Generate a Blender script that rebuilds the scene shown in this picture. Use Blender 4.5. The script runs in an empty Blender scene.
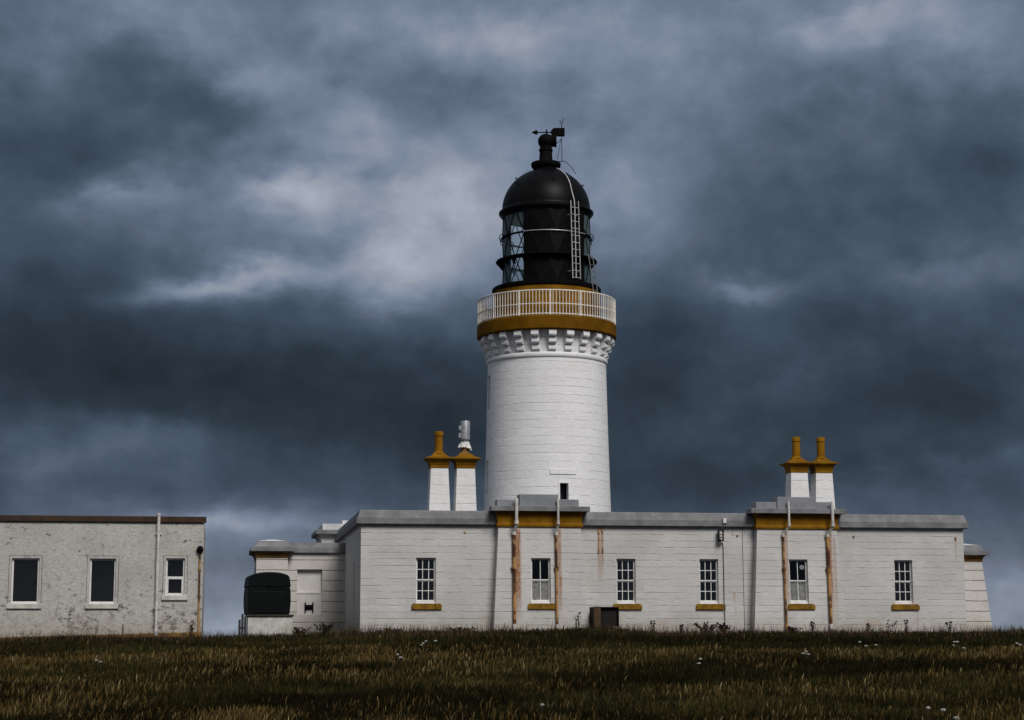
import bpy, math, random
import numpy as np
from mathutils import Vector, Matrix
R = math.radians
scene = bpy.context.scene
COL = scene.collection

# ------------------------------------------------------------------ camera
EYE = Vector((0, 0, -0.25))
F_PX = 1850.0
TILT = math.atan(280 / F_PX)
cam_d = bpy.data.cameras.new('camera')
cam = bpy.data.objects.new('camera', cam_d)
COL.objects.link(cam)
cam_d.sensor_width = 36
cam_d.lens = F_PX * 36 / 1024
cam_d.clip_start = 0.1
cam_d.clip_end = 12000
cam.matrix_world = (Matrix.Translation(EYE) @ Matrix.Rotation(R(90) + TILT, 4, 'X')
                    @ Matrix.Rotation(R(-0.1), 4, 'Z'))
scene.camera = cam

# ------------------------------------------------------------------ light
SUN_EL, SUN_AZ = 45.0, 27.0          # azimuth measured from behind the camera towards the right
sd = bpy.data.lights.new('sun', 'SUN')
sd.energy = 2.65
sd.angle = R(24)
sd.color = (1.0, 0.965, 0.93)
sun = bpy.data.objects.new('sun', sd)
COL.objects.link(sun)
S = Vector((math.sin(R(SUN_AZ)) * math.cos(R(SUN_EL)), -math.cos(R(SUN_AZ)) * math.cos(R(SUN_EL)), math.sin(R(SUN_EL))))
sun.rotation_euler = S.to_track_quat('Z', 'Y').to_euler()

scene.view_settings.view_transform = 'Standard'
scene.view_settings.look = 'None'
scene.view_settings.exposure = 0.0
scene.view_settings.gamma = 1.0


class NT:
    """small helper to write node trees"""
    def __init__(s, tree):
        s.t = tree
        s.n = tree.nodes
        s.l = tree.links

    def put(s, sock, val):
        if isinstance(val, bpy.types.NodeSocket):
            s.l.new(val, sock)
        elif val is not None:
            if hasattr(sock.default_value, '__len__') and len(sock.default_value) == 4 and len(val) == 3:
                val = (*val, 1)
            sock.default_value = val

    def math(s, op, a, b=None, c=None, clamp=False):
        m = s.n.new('ShaderNodeMath')
        m.operation = op
        m.use_clamp = clamp
        for i, x in enumerate((a, b, c)):
            if x is not None:
                s.put(m.inputs[i], x)
        return m.outputs[0]

    def noise(s, vec, scale, detail=4, rough=.5, dist=0, col=False):
        n = s.n.new('ShaderNodeTexNoise')
        s.put(n.inputs['Vector'], vec)
        n.inputs['Scale'].default_value = scale
        n.inputs['Detail'].default_value = detail
        n.inputs['Roughness'].default_value = rough
        n.inputs['Distortion'].default_value = dist
        return n.outputs['Color' if col else 'Fac']

    def maprange(s, v, a, b, c=0., d=1., smooth=True):
        m = s.n.new('ShaderNodeMapRange')
        m.interpolation_type = 'SMOOTHSTEP' if smooth else 'LINEAR'
        for i, x in enumerate((v, a, b, c, d)):
            s.put(m.inputs[i], x)
        return m.outputs[0]

    def mix(s, fac, a, b, mode='MIX'):
        m = s.n.new('ShaderNodeMix')
        m.data_type = 'RGBA'
        m.blend_type = mode
        s.put(m.inputs[0], fac)
        s.put(m.inputs[6], a)
        s.put(m.inputs[7], b)
        return m.outputs[2]

    def sep(s, v):
        m = s.n.new('ShaderNodeSeparateXYZ')
        s.put(m.inputs[0], v)
        return m.outputs

    def comb(s, x, y, z):
        m = s.n.new('ShaderNodeCombineXYZ')
        for i, q in enumerate((x, y, z)):
            s.put(m.inputs[i], q)
        return m.outputs[0]

    def vmath(s, op, a, b):
        m = s.n.new('ShaderNodeVectorMath')
        m.operation = op
        s.put(m.inputs[0], a)
        s.put(m.inputs[1], b)
        return m.outputs[0]

    def coord(s, kind='Object'):
        return s.n.new('ShaderNodeTexCoord').outputs[kind]

    def bump(s, h, strength, dist=.02):
        b = s.n.new('ShaderNodeBump')
        b.inputs['Strength'].default_value = strength
        b.inputs['Distance'].default_value = dist
        s.put(b.inputs['Height'], h)
        return b.outputs[0]


# ------------------------------------------------------------------ world: storm cloud sky
world = bpy.data.worlds.new('World')
scene.world = world
world.use_nodes = True
W = NT(world.node_tree)
W.n.clear()
nish = W.n.new('ShaderNodeTexSky')
nish.sky_type = 'NISHITA'
nish.sun_disc = False
nish.sun_elevation = R(SUN_EL)
nish.sun_rotation = math.atan2(S.x, S.y)
nish.air_density = 1.5
nish.dust_density = 3.0
bg_sky = W.n.new('ShaderNodeBackground')
W.put(bg_sky.inputs[0], nish.outputs[0])
bg_sky.inputs[1].default_value = 0.06
d = W.coord('Generated')
dx, dy, dz = W.sep(d)
az = W.math('MULTIPLY', W.math('ARCTAN2', dx, dy), 180 / math.pi)          # degrees, 0 = straight ahead
el = W.math('MULTIPLY', W.math('ARCSINE', dz), 180 / math.pi)
p2 = W.comb(az, el, 0)
ang = W.comb(az, W.math('MULTIPLY', el, 1.7), 0)
# billowing displacement of the cloud map
wv = W.noise(ang, .30, 7, .55, 0, True)
wx, wy, _ = W.sep(wv)
azw = W.math('ADD', az, W.math('MULTIPLY', W.math('SUBTRACT', wx, .5), 2.8))
elw = W.math('ADD', el, W.math('MULTIPLY', W.math('SUBTRACT', wy, .5), 2.4))


def blob(a0, e0, sa, se, amp, tilt=0.0):
    a = W.math('SUBTRACT', azw, a0)
    e = W.math('SUBTRACT', elw, e0)
    c, t = math.cos(R(tilt)), math.sin(R(tilt))
    a_ = W.math('ADD', W.math('MULTIPLY', a, c / sa), W.math('MULTIPLY', e, t / sa))
    e_ = W.math('ADD', W.math('MULTIPLY', e, c / se), W.math('MULTIPLY', a, -t / se))
    q = W.math('ADD', W.math('MULTIPLY', a_, a_), W.math('MULTIPLY', e_, e_))
    return W.math('MULTIPLY', W.math('EXPONENT', W.math('MULTIPLY', q, -1.0)), amp)


K = 1850 * math.pi / 180
CLOUDS = [  # centre, half extent (reference pixels, 32.3 to a degree), brightness in log units, slant
    (500, 40, 170, 50, 0.62, 0), (700, 40, 130, 45, 0.25, 0), (895, 30, 90, 45, 0.65, 0), (150, 25, 120, 35, 0.18, -10),
    (1010, 60, 50, 60, 0.16, 0), (40, 160, 120, 62, -0.69, 0), (120, 90, 60, 30, -0.24, -20), (195, 115, 85, 32, -0.45, -27),
    (250, 150, 40, 20, 0.11, -20), (290, 115, 130, 26, 0.29, -28), (430, 88, 48, 45, -0.30, 0), (345, 30, 40, 35, 0.03, 0),
    (112, 205, 48, 15, 0.37, 8), (165, 222, 60, 22, 0.30, 0), (292, 200, 55, 24, 0.97, 0), (390, 150, 60, 40, 0.27, 0),
    (470, 210, 85, 70, 0.54, 0), (640, 215, 62, 85, 0.63, 0), (700, 120, 70, 50, 0.15, 0), (805, 195, 105, 100, -0.40, 0),
    (980, 180, 80, 60, -0.66, 0), (920, 120, 60, 40, -0.09, 0), (215, 296, 95, 17, 0.88, 10), (265, 276, 60, 18, 0.42, 0),
    (40, 290, 75, 50, -0.34, 0), (390, 270, 60, 40, 0.39, 0), (748, 291, 42, 11, 0.71, -8), (850, 283, 95, 20, 0.24, 0),
    (975, 284, 60, 22, 0.12, 5), (250, 388, 360, 52, -0.84, -3), (50, 335, 110, 40, -0.34, 0), (660, 355, 58, 65, -0.56, 0),
    (860, 335, 60, 25, -0.37, 0), (130, 446, 120, 24, 0.40, -6), (50, 470, 70, 25, 0.40, 0), (270, 472, 120, 22, -0.14, -14),
    (440, 445, 70, 45, -0.46, 0), (760, 398, 95, 20, 0.08, 24), (925, 400, 85, 45, -0.61, 0), (690, 480, 110, 35, -0.55, 0),
    (840, 440, 50, 30, -0.12, 0), (955, 472, 110, 17, 0.06, 3), (230, 525, 130, 25, 1.00, 0), (455, 220, 115, 75, 0.59, 0),
    (400, 285, 70, 35, 0.48, 0), (560, 40, 70, 50, -0.11, 0), (330, 330, 90, 25, -0.02, 0), (20, 60, 60, 60, -0.02, 0),
    (1000, 120, 50, 40, -0.07, 0), (450, 330, 50, 30, 0.07, 0), (1000, 590, 90, 40, 0.25, 0), (222, 595, 90, 40, 0.13, 0),
    (870, 480, 60, 22, -0.18, 0), (760, 460, 60, 25, 0.12, 0),
    (210, 296, 95, 26, .26, 4), (140, 38, 75, 38, .28, 0), (245, 128, 35, 26, .30, 0), (985, 70, 45, 35, .14, 0), (300, 215, 80, 50, .10, 0), (115, 210, 60, 24, .10, 0), (130, 455, 70, 22, .12, 0), (450, 205, 60, 45, -.18, 0),
    (240, 275, 45, 16, -.22, 0), (350, 250, 110, 55, .20, 0), (300, 190, 30, 18, -.14, 0), (380, 205, 45, 35, .12, 0), (440, 200, 40, 40, -.08, 0),
]
logl = W.maprange(el, -.5, 5.5, -1.42, -2.8)                        # clear strip low over the sea
logl = W.math('ADD', logl, W.maprange(el, 7.0, 16.0, 0.0, .80))
for (x, y, sx, sy, amp, t) in CLOUDS:
    logl = W.math('ADD', logl, blob((x - 512) / K, (640 - y) / K, sx / K, sy / K, amp, t))
SHELVES = [  # (x, y of the lit top edge, half width, depth below, strength, slant)
    (118, 196, 70, 40, .42, 4), (150, 424, 125, 42, .50, -5), (355, 452, 60, 40, .28, -22), (760, 280, 62, 26, .30, -6),
    (960, 462, 105, 30, .42, 4), (255, 284, 75, 30, .14, 8), (300, 190, 60, 34, .12, -8), (965, 274, 70, 28, .32, 8),
    (500, 96, 80, 40, .22, 6), (560, 20, 80, 46, .16, -10), (840, 30, 80, 50, .24, 12), (780, 384, 60, 26, .26, 24), (330, 90, 90, 34, .22, -28),
    (640, 330, 60, 20, -.20, 10), (900, 340, 80, 30, -.22, -8), (220, 334, 150, 26, -.22, -4),
]
ew = W.noise(W.comb(az, W.math('MULTIPLY', el, 1.3), 9.1), .95, 7, .58, 0, True)
ex, ey, _ = W.sep(ew)
aze = W.math('ADD', az, W.math('MULTIPLY', W.math('SUBTRACT', ex, .5), 1.8))
ele = W.math('ADD', el, W.math('MULTIPLY', W.math('SUBTRACT', ey, .5), 1.9))
for (x, y, sx, dp, amp, t) in SHELVES:
    a = W.math('SUBTRACT', aze, (x - 512) / K)
    e = W.math('SUBTRACT', W.math('SUBTRACT', ele, (640 - y) / K), W.math('MULTIPLY', a, math.tan(R(t))))
    aa = W.math('MULTIPLY', a, K / sx)
    q = W.math('EXPONENT', W.math('MULTIPLY', W.math('MULTIPLY', aa, aa), -1.0))
    top = W.maprange(e, .18, -.22, 0, 1)
    low = W.math('EXPONENT', W.math('MULTIPLY', W.math('MINIMUM', e, 0), K / dp))
    logl = W.math('ADD', logl, W.math('MULTIPLY', W.math('MULTIPLY', q, amp * .5), W.math('MULTIPLY', top, low)))
fine = W.noise(ang, .30, 8, .52, 0)
logl = W.math('ADD', logl, W.math('MULTIPLY', W.math('SUBTRACT', fine, .5), .9))
fine2 = W.noise(p2, .85, 7, .55, 0)
logl = W.math('ADD', logl, W.math('MULTIPLY', W.math('SUBTRACT', fine2, .5), .55))
bil = W.math('ABSOLUTE', W.math('SUBTRACT', W.noise(W.comb(az, W.math('MULTIPLY', elw, 1.5), 3.7), .36, 4, .5), .5))
logl = W.math('ADD', logl, W.math('SUBTRACT', .19, W.math('MULTIPLY', bil, .75)))     # creases between billows
lum = W.math('EXPONENT', logl)
# the cloud opens towards the light, behind the camera
back = W.maprange(W.math('ABSOLUTE', az), 35, 120, 0, 1)
over = W.maprange(el, 18, 60, 0, 1)
back = W.math('MULTIPLY', back, W.maprange(el, 7, 26, .0, 1))      # dark cloud low behind too
opening = W.math('MAXIMUM', back, W.math('MULTIPLY', over, .3))
lum = W.math('ADD', lum, W.math('MULTIPLY', opening, .19))
# dark cloud is slate blue, bright cloud nearer grey
tint = W.mix(W.maprange(lum, .02, .2), (.56, .87, 1.31), (.77, .965, 1.36))
tint = W.mix(W.maprange(lum, .2, .36), tint, (.88, .98, 1.18))
tint = W.mix(W.maprange(el, .2, 5.0, .75, 0), tint, (.84, .98, 1.2))          # greyer air low over the sea
tint = W.mix(W.math('MULTIPLY', opening, .8), tint, (1, 1, 1.03))
cl = W.vmath('MULTIPLY', tint, W.comb(lum, lum, lum))
bg_cl = W.n.new('ShaderNodeBackground')
W.put(bg_cl.inputs[0], cl)
bg_cl.inputs[1].default_value = 1.0
mx = W.n.new('ShaderNodeMixShader')
mx.inputs[0].default_value = .985
W.l.new(bg_sky.outputs[0], mx.inputs[1])
W.l.new(bg_cl.outputs[0], mx.inputs[2])
wo = W.n.new('ShaderNodeOutputWorld')
W.l.new(mx.outputs[0], wo.inputs[0])

# ------------------------------------------------------------------ helpers
def tag(o, label, cat, group=None, kind=None):
    if label: o['label'] = label
    if cat: o['category'] = cat
    if group: o['group'] = group
    if kind: o['kind'] = kind
    return o


def thing(name, label, cat, loc=(0, 0, 0), rotz=0.0, group=None):
    o = bpy.data.objects.new(name, None)
    o.empty_display_size = .3
    COL.objects.link(o)
    o.location = loc
    o.rotation_euler = (0, 0, rotz)
    return tag(o, label, cat, group)


class MB:
    def __init__(s):
        s.v, s.f = [], []

    def add(s, vs, fs):
        b = len(s.v)
        s.v += [tuple(p) for p in vs]
        s.f += [tuple(i + b for i in f) for f in fs]
        return s

    def box(s, x0, x1, y0, y1, z0, z1, tx=0, ty=0):
        """box whose top is drawn in by tx, ty on every side"""
        vs = [(x0, y0, z0), (x1, y0, z0), (x1, y1, z0), (x0, y1, z0),
              (x0 + tx, y0 + ty, z1), (x1 - tx, y0 + ty, z1), (x1 - tx, y1 - ty, z1), (x0 + tx, y1 - ty, z1)]
        return s.add(vs, [(3, 2, 1, 0), (4, 5, 6, 7), (0, 1, 5, 4), (1, 2, 6, 5), (2, 3, 7, 6), (3, 0, 4, 7)])

    def prism(s, pts, y0, y1):
        """outline in x,z extruded along y"""
        n = len(pts)
        vs = [(x, y0, z) for x, z in pts] + [(x, y1, z) for x, z in pts]
        fs = [tuple(range(n)), tuple(range(2 * n - 1, n - 1, -1))]
        fs += [(i, i + n, (i + 1) % n + n, (i + 1) % n) for i in range(n)]
        return s.add(vs, fs)

    def tube(s, pts, r, n=8, cap=True):
        pts = [Vector(p) for p in pts]
        rs = r if hasattr(r, '__len__') else [r] * len(pts)
        vs, fs = [], []
        ref = None
        for i, p in enumerate(pts):
            t = (pts[min(i + 1, len(pts) - 1)] - pts[max(i - 1, 0)]).normalized()
            if ref is None:
                ref = t.orthogonal().normalized()
            ref = (ref - t * ref.dot(t))
            ref = ref.normalized() if ref.length > 1e-6 else t.orthogonal().normalized()
            b = t.cross(ref)
            for k in range(n):
                a = 2 * math.pi * k / n
                vs.append(p + (ref * math.cos(a) + b * math.sin(a)) * rs[i])
        for i in range(len(pts) - 1):
            for k in range(n):
                fs.append((i * n + k, i * n + (k + 1) % n, (i + 1) * n + (k + 1) % n, (i + 1) * n + k))
        if cap:
            fs.append(tuple(range(n - 1, -1, -1)))
            m = (len(pts) - 1) * n
            fs.append(tuple(m + k for k in range(n)))
        return s.add(vs, fs)

    def ring(s, R_, z, r, seg=72, n=6, a0=0, a1=2 * math.pi):
        full = abs(a1 - a0 - 2 * math.pi) < 1e-6
        cnt = seg if full else seg + 1
        vs, fs = [], []
        for i in range(cnt):
            a = a0 + (a1 - a0) * i / seg
            for k in range(n):
                t = 2 * math.pi * k / n
                q = R_ + r * math.cos(t)
                vs.append((q * math.sin(a), -q * math.cos(a), z + r * math.sin(t)))
        for i in range(seg):
            j = (i + 1) % cnt
            for k in range(n):
                fs.append((i * n + k, j * n + k, j * n + (k + 1) % n, i * n + (k + 1) % n))
        return s.add(vs, fs)

    def lathe(s, prof, seg=72, c=(0, 0), a0=0, a1=2 * math.pi):
        full = abs(a1 - a0 - 2 * math.pi) < 1e-6
        cnt = seg if full else seg + 1
        m = len(prof)
        vs, fs = [], []
        for i in range(cnt):
            a = a0 + (a1 - a0) * i / seg
            for r, z in prof:
                vs.append((c[0] + r * math.sin(a), c[1] - r * math.cos(a), z))
        for i in range(seg):
            j = (i + 1) % cnt
            for k in range(m - 1):
                fs.append((i * m + k, j * m + k, j * m + k + 1, i * m + k + 1))
        return s.add(vs, fs)

    def sweep(s, path, prof, closed=False):
        """profile (outward, z) carried along a plan path; outward is on the right of travel"""
        n = len(path)
        P = [Vector(p) for p in path]
        offs = []
        for i in range(n):
            if closed or 0 < i < n - 1:
                d0 = (P[i] - P[i - 1]).normalized()
                d1 = (P[(i + 1) % n] - P[i]).normalized()
            elif i == 0:
                d0 = d1 = (P[1] - P[0]).normalized()
            else:
                d0 = d1 = (P[-1] - P[-2]).normalized()
            n0, n1 = Vector((d0.y, -d0.x)), Vector((d1.y, -d1.x))
            m = (n0 + n1).normalized()
            offs.append(m / max(m.dot(n0), .2))
        k = len(prof)
        vs = [(P[i].x + offs[i].x * o, P[i].y + offs[i].y * o, z) for i in range(n) for o, z in prof]
        fs = []
        for i in range(n if closed else n - 1):
            j = (i + 1) % n
            for q in range(k - 1):
                fs.append((i * k + q, j * k + q, j * k + q + 1, i * k + q + 1))
        if not closed:
            fs.append(tuple(range(k - 1, -1, -1)))
            fs.append(tuple((n - 1) * k + q for q in range(k)))
        else:
            fs.append(tuple(i * k + k - 1 for i in range(n)))
        return s.add(vs, fs)

    def build(s, name, m, parent=None, smooth=None, bevel=0):
        me = bpy.data.meshes.new(name)
        me.from_pydata(s.v, [], s.f)
        me.validate()
        me.update()
        import bmesh
        bm = bmesh.new()
        bm.from_mesh(me)
        bmesh.ops.recalc_face_normals(bm, faces=bm.faces)
        bm.to_mesh(me)
        bm.free()
        if smooth is not None:
            me.shade_smooth()
            me.set_sharp_from_angle(angle=R(smooth))
        me.materials.append(m)
        o = bpy.data.objects.new(name, me)
        COL.objects.link(o)
        if parent: o.parent = parent
        if bevel:
            b = o.modifiers.new('edge', 'BEVEL')
            b.width = bevel
            b.segments = 2
            b.limit_method = 'ANGLE'
        return o


def wall_grid(xs, zs, openings, fn, depth):
    """wall face with openings; fn(x, z, d) -> point at depth d into the wall"""
    m = MB()
    eps = 1e-6
    xs = sorted(set([round(x, 5) for x in xs] + [round(q, 5) for o in openings for q in o[:2]]))
    zs = sorted(set([round(z, 5) for z in zs] + [round(q, 5) for o in openings for q in o[2:4]]))
    def inside(x, z):
        return any(o[0] - eps < x < o[1] + eps and o[2] - eps < z < o[3] + eps for o in openings)
    idx = {}
    vs, fs = [], []
    for i, x in enumerate(xs):
        for k, z in enumerate(zs):
            idx[i, k] = len(vs)
            vs.append(fn(x, z, 0))
    for i in range(len(xs) - 1):
        for k in range(len(zs) - 1):
            if inside((xs[i] + xs[i + 1]) / 2, (zs[k] + zs[k + 1]) / 2):
                continue
            fs.append((idx[i, k], idx[i + 1, k], idx[i + 1, k + 1], idx[i, k + 1]))
    m.add(vs, fs)
    for o in openings:
        x0, x1, z0, z1 = o[:4]
        dd = o[4] if len(o) > 4 else depth
        c = [(x0, z0), (x1, z0), (x1, z1), (x0, z1)]
        for q in range(4):
            a, b = c[q], c[(q + 1) % 4]
            m.add([fn(*a, 0), fn(*b, 0), fn(*b, dd), fn(*a, dd)], [(0, 1, 2, 3)])
    return m


# ------------------------------------------------------------------ materials
def mat(name, col, rough=.6, metal=0., spec=.5):
    m = bpy.data.materials.new(name)
    m.use_nodes = True
    b = m.node_tree.nodes['Principled BSDF']
    b.inputs['Base Color'].default_value = (*col, 1)
    b.inputs['Roughness'].default_value = rough
    b.inputs['Metallic'].default_value = metal
    b.inputs['Specular IOR Level'].default_value = spec
    return m, NT(m.node_tree), b


def worn(name, a, b_, scale=2., rough=.6, bump=.15, metal=0., contrast=(.35, .65), bscale=30, spec=.3):
    m, N, b = mat(name, a, rough, metal, spec)
    c = N.coord()
    n1 = N.noise(c, scale, 7, .62, .3)
    N.put(b.inputs['Base Color'], N.mix(N.maprange(n1, *contrast), a, b_))
    N.put(b.inputs['Normal'], N.bump(N.noise(c, bscale, 4), bump, .01))
    return m


def stone(name, base, alt, mode='wall', course=.205, width=.95, joint=(.30, .28, .25), jstr=.5, streaks=(), basez=None,
          jsize=.010, dirt=.5, cut=(.42, .60)):
    """painted ashlar: horizontal courses, weathered paint, rust streaks with their own shapes"""
    m, N, b = mat(name, base, .62, 0, .3)
    c = N.coord()
    x, y, z = N.sep(c)
    if mode == 'wall':
        h = N.math('ADD', x, y)
    else:
        h = N.math('MULTIPLY', N.math('ARCTAN2', x, N.math('MULTIPLY', y, -1)), mode)
    wob = N.math('MULTIPLY', N.math('SUBTRACT', N.noise(N.comb(h, 0, N.math('MULTIPLY', z, .4)), 1.7, 4), .5), .035)
    zz = N.math('ADD', z, wob)
    br = N.n.new('ShaderNodeTexBrick')
    br.offset = .5
    N.put(br.inputs['Vector'], N.comb(h, zz, 0))
    br.inputs['Scale'].default_value = 1
    br.inputs['Mortar Size'].default_value = jsize
    br.inputs['Mortar Smooth'].default_value = .35
    br.inputs['Brick Width'].default_value = width
    br.inputs['Row Height'].default_value = course
    br.inputs['Color1'].default_value = (1, 1, 1, 1)
    br.inputs['Color2'].default_value = (.90, .89, .88, 1)
    br.inputs['Mortar'].default_value = (.97, .97, .97, 1)
    jm = br.outputs['Fac']
    # horizontal joints stay readable, upright ones are almost painted over
    rowp = N.math('ABSOLUTE', N.math('SUBTRACT', N.math('FRACT', N.math('DIVIDE', zz, course)), .5))
    horiz = N.maprange(rowp, .5 - 1.6 * jsize / course, .5 - .35 * jsize / course, 0, 1)
    brk = N.maprange(N.noise(N.comb(h, 0, N.math('MULTIPLY', z, 4.8)), 1.3, 5, .72), *cut)
    j = N.math('MAXIMUM', N.math('MULTIPLY', horiz, brk), N.math('MULTIPLY', jm, N.math('MULTIPLY', brk, .16)))
    big = N.noise(N.comb(h, 0, z), .55, 6, .6, .4)
    col = N.mix(N.maprange(big, .35, .68), base, alt)
    col = N.mix(.55, col, br.outputs['Color'], 'MULTIPLY')
    # long smudges along the courses
    sm = N.noise(N.comb(N.math('MULTIPLY', h, .8), 0, N.math('MULTIPLY', z, 9)), 1.1, 6, .6)
    col = N.mix(N.math('MULTIPLY', N.maprange(sm, .52, .72), .32 * dirt), col, (.30, .29, .27))
    gn = N.noise(N.comb(N.math('MULTIPLY', h, 3), 0, N.math('MULTIPLY', z, 9)), 1.6, 7, .75)
    col = N.mix(N.maprange(gn, .30, .70, 0, .26, False), col, (.36, .345, .325))
    # runs of dirt down the wall
    rn = N.noise(N.comb(N.math('MULTIPLY', h, 7), 0, N.math('MULTIPLY', z, .5)), 1.0, 5, .6)
    col = N.mix(N.math('MULTIPLY', N.maprange(rn, .55, .75), .25 * dirt), col, (.36, .31, .24))
    col = N.mix(N.math('MULTIPLY', j, jstr), col, joint)
    spots = N.maprange(N.noise(N.comb(h, 0, z), 9, 3, .7), .70, .78)
    col = N.mix(N.math('MULTIPLY', spots, .5 * dirt), col, (.16, .14, .12))
    if basez is not None:
        low = N.maprange(N.math('ADD', z, N.math('MULTIPLY', N.math('SUBTRACT', N.noise(c, 3, 6, .7), .5), 1.3)), basez, basez + .75, 1, 0)
        col = N.mix(N.math('MULTIPLY', low, .55), col, (.33, .29, .22))
    for (s0, w, z0, z1, st) in streaks:
        wb = N.math('MULTIPLY', N.math('SUBTRACT', N.noise(N.comb(0, 0, z), 5, 3), .5), .05)
        dd = N.math('ABSOLUTE', N.math('SUBTRACT', N.math('ADD', x, wb), s0))
        a = N.maprange(dd, w * .12, w * .72, 1, 0)
        v = N.math('MULTIPLY', N.maprange(z, z0, z0 + (z1 - z0) * .5, 0, 1), N.maprange(z, z1, z1 + .02, 1, 0))
        pat = N.maprange(N.noise(N.comb(N.math('MULTIPLY', x, 5), 0, N.math('MULTIPLY', z, 1.6)), 4, 5, .7), .25, .65, .25, 1)
        fac = N.math('MULTIPLY', N.math('MULTIPLY', a, v), N.math('MULTIPLY', pat, st))
        rc = N.mix(N.noise(N.comb(x, 0, z), 14, 3), (.14, .042, .005), (.40, .155, .022))
        col = N.mix(fac, col, rc)
    N.put(b.inputs['Base Color'], col)
    bv = N.sep(br.outputs['Color'])[0]
    hgt = N.math('SUBTRACT', N.math('MULTIPLY', N.noise(N.comb(N.math('MULTIPLY', h, .6), 0, N.math('MULTIPLY', z, 1.3)), 9, 8, .68), .9), N.math('MULTIPLY', j, .8))
    hgt = N.math('ADD', hgt, N.math('MULTIPLY', bv, 4.0))
    N.put(b.inputs['Normal'], N.bump(hgt, .75, .022))
    return m


M = {}
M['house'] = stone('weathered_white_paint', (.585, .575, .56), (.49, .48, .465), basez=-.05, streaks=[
    (7.57, .06, 2.1, 3.34, 1.0), (7.70, .07, 1.9, 3.34, .9), (7.63, .20, 1.2, 3.3, .5), (7.57, .035, 2.45, 2.62, .9), (7.70, .03, 2.45, 2.6, .9),
    (11.98, .035, 3.0, 3.2, .8), (12.0, .08, .9, 1.25, .5), (12.05, .05, .45, .8, .35), (19.55, .045, 2.85, 3.06, .95), (19.55, .10, 2.0, 3.0, .3),
    (10.9, .3, .75, .95, .25), (8.2, .2, .75, .95, .25), (17.6, .3, .72, .9, .25), (18.15, .03, .1, .6, .5),
    (4.0, .5, .0, .5, .25), (9.6, .7, 0, .4, .2), (16.6, .7, 0, .4, .25)])
M['bay'] = stone('bay_white_paint', (.60, .59, .575), (.51, .50, .485), basez=-.05, streaks=[
    (4.93, .16, .0, 3.2, 1.1), (4.86, .07, .0, 3.2, 1.0), (6.24, .14, .0, 3.2, .85), (6.28, .07, 1.2, 1.7, .5), (6.05, .08, .5, .75, .4),
    (13.67, .12, .1, 3.2, .7), (15.14, .13, .0, 3.2, .95), (15.28, .12, .1, 3.0, .5), (14.75, .03, 2.9, 3.15, .5)])
M['wing'] = stone('wing_white_paint', (.60, .575, .545), (.50, .475, .445), basez=-.05, course=.36, joint=(.22, .17, .12), jstr=.95, jsize=.015, cut=(.30, .48))
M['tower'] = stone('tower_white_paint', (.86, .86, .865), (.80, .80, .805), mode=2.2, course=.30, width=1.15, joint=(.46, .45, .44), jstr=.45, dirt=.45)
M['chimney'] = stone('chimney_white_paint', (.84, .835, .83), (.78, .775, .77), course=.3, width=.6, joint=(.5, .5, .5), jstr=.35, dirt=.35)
M['panel'] = worn('recess_paint', (.60, .575, .55), (.52, .50, .475), 1.5)
M['ochre'] = worn('ochre_paint', (.235, .112, .006), (.15, .068, .005), 1.6, .65, .2, spec=.05)
M['gallery_ochre'] = worn('gallery_ochre_paint', (.15, .068, .003), (.10, .045, .002), 1.2, .65, .2, spec=.05)
M['sill'] = worn('sill_ochre', (.25, .135, .014), (.13, .068, .010), 6, .65, .2, spec=.08)
M['dark_ochre'] = worn('weathered_ochre', (.24, .125, .025), (.10, .055, .02), 2.5, .65, .25)
M['lead'] = worn('grey_coping_paint', (.20, .202, .208), (.13, .13, .133), 2.4, .6, .2)
M['lead2'] = worn('grey_block_paint', (.23, .24, .26), (.18, .19, .205), 3.5, .55, .15)
M['pale_top'] = worn('pale_coping', (.62, .62, .62), (.48, .48, .49), 3, .6, .15)
M['black'] = worn('black_gloss_paint', (.0022, .0022, .0026), (.004, .004, .004), 3, .42, .08, spec=.09)
M['black_mat'] = worn('black_dull_paint', (.0025, .0025, .003), (.004, .004, .004), 3, .7, .1, spec=.05)
M['white_metal'] = worn('white_metal_paint', (.74, .74, .73), (.62, .62, .61), 6, .45, .05)
M['cream'] = worn('cream_railing_paint', (.80, .765, .70), (.64, .60, .53), 5, .5, .1)
M['dull_white'] = worn('dull_white_ladder', (.50, .50, .49), (.38, .37, .35), 6, .5, .1)
M['dark_iron'] = worn('dark_galvanised_iron', (.16, .16, .165), (.09, .09, .09), 6, .5, .1)
M['grey_metal'] = worn('galvanised', (.42, .43, .44), (.3, .31, .32), 8, .4, .05, .5)
M['frame'] = worn('white_window_paint', (.74, .73, .71), (.60, .58, .55), 4, .5, .1)
M['rust'] = worn('rusty_iron', (.075, .026, .007), (.42, .23, .085), 1.6, .85, .5, 0, (.42, .56))
M['pipe_white'] = worn('old_white_pipe', (.62, .60, .57), (.45, .42, .38), 5, .6, .2)
M['tank'] = worn('dark_green_black_plastic', (.0024, .0034, .004), (.004, .0055, .006), 2, .5, .05, spec=.09)
M['plinth'] = worn('lichened_render', (.58, .57, .53), (.40, .41, .36), 3.2, .85, .5)
M['dark_wood'] = worn('dark_wood', (.022, .02, .018), (.04, .034, .028), 5, .8, .3)
M['roof'] = worn('roof_felt', (.10, .10, .105), (.07, .07, .072), 2, .9, .3)
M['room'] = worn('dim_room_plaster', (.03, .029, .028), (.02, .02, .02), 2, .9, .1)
M['curtain'] = worn('net_curtain', (.85, .84, .82), (.55, .55, .54), 9, .9, .2)
M['box_rust'] = worn('brown_rusted_plate', (.04, .022, .010), (.08, .046, .022), 4, .85, .5)
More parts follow.
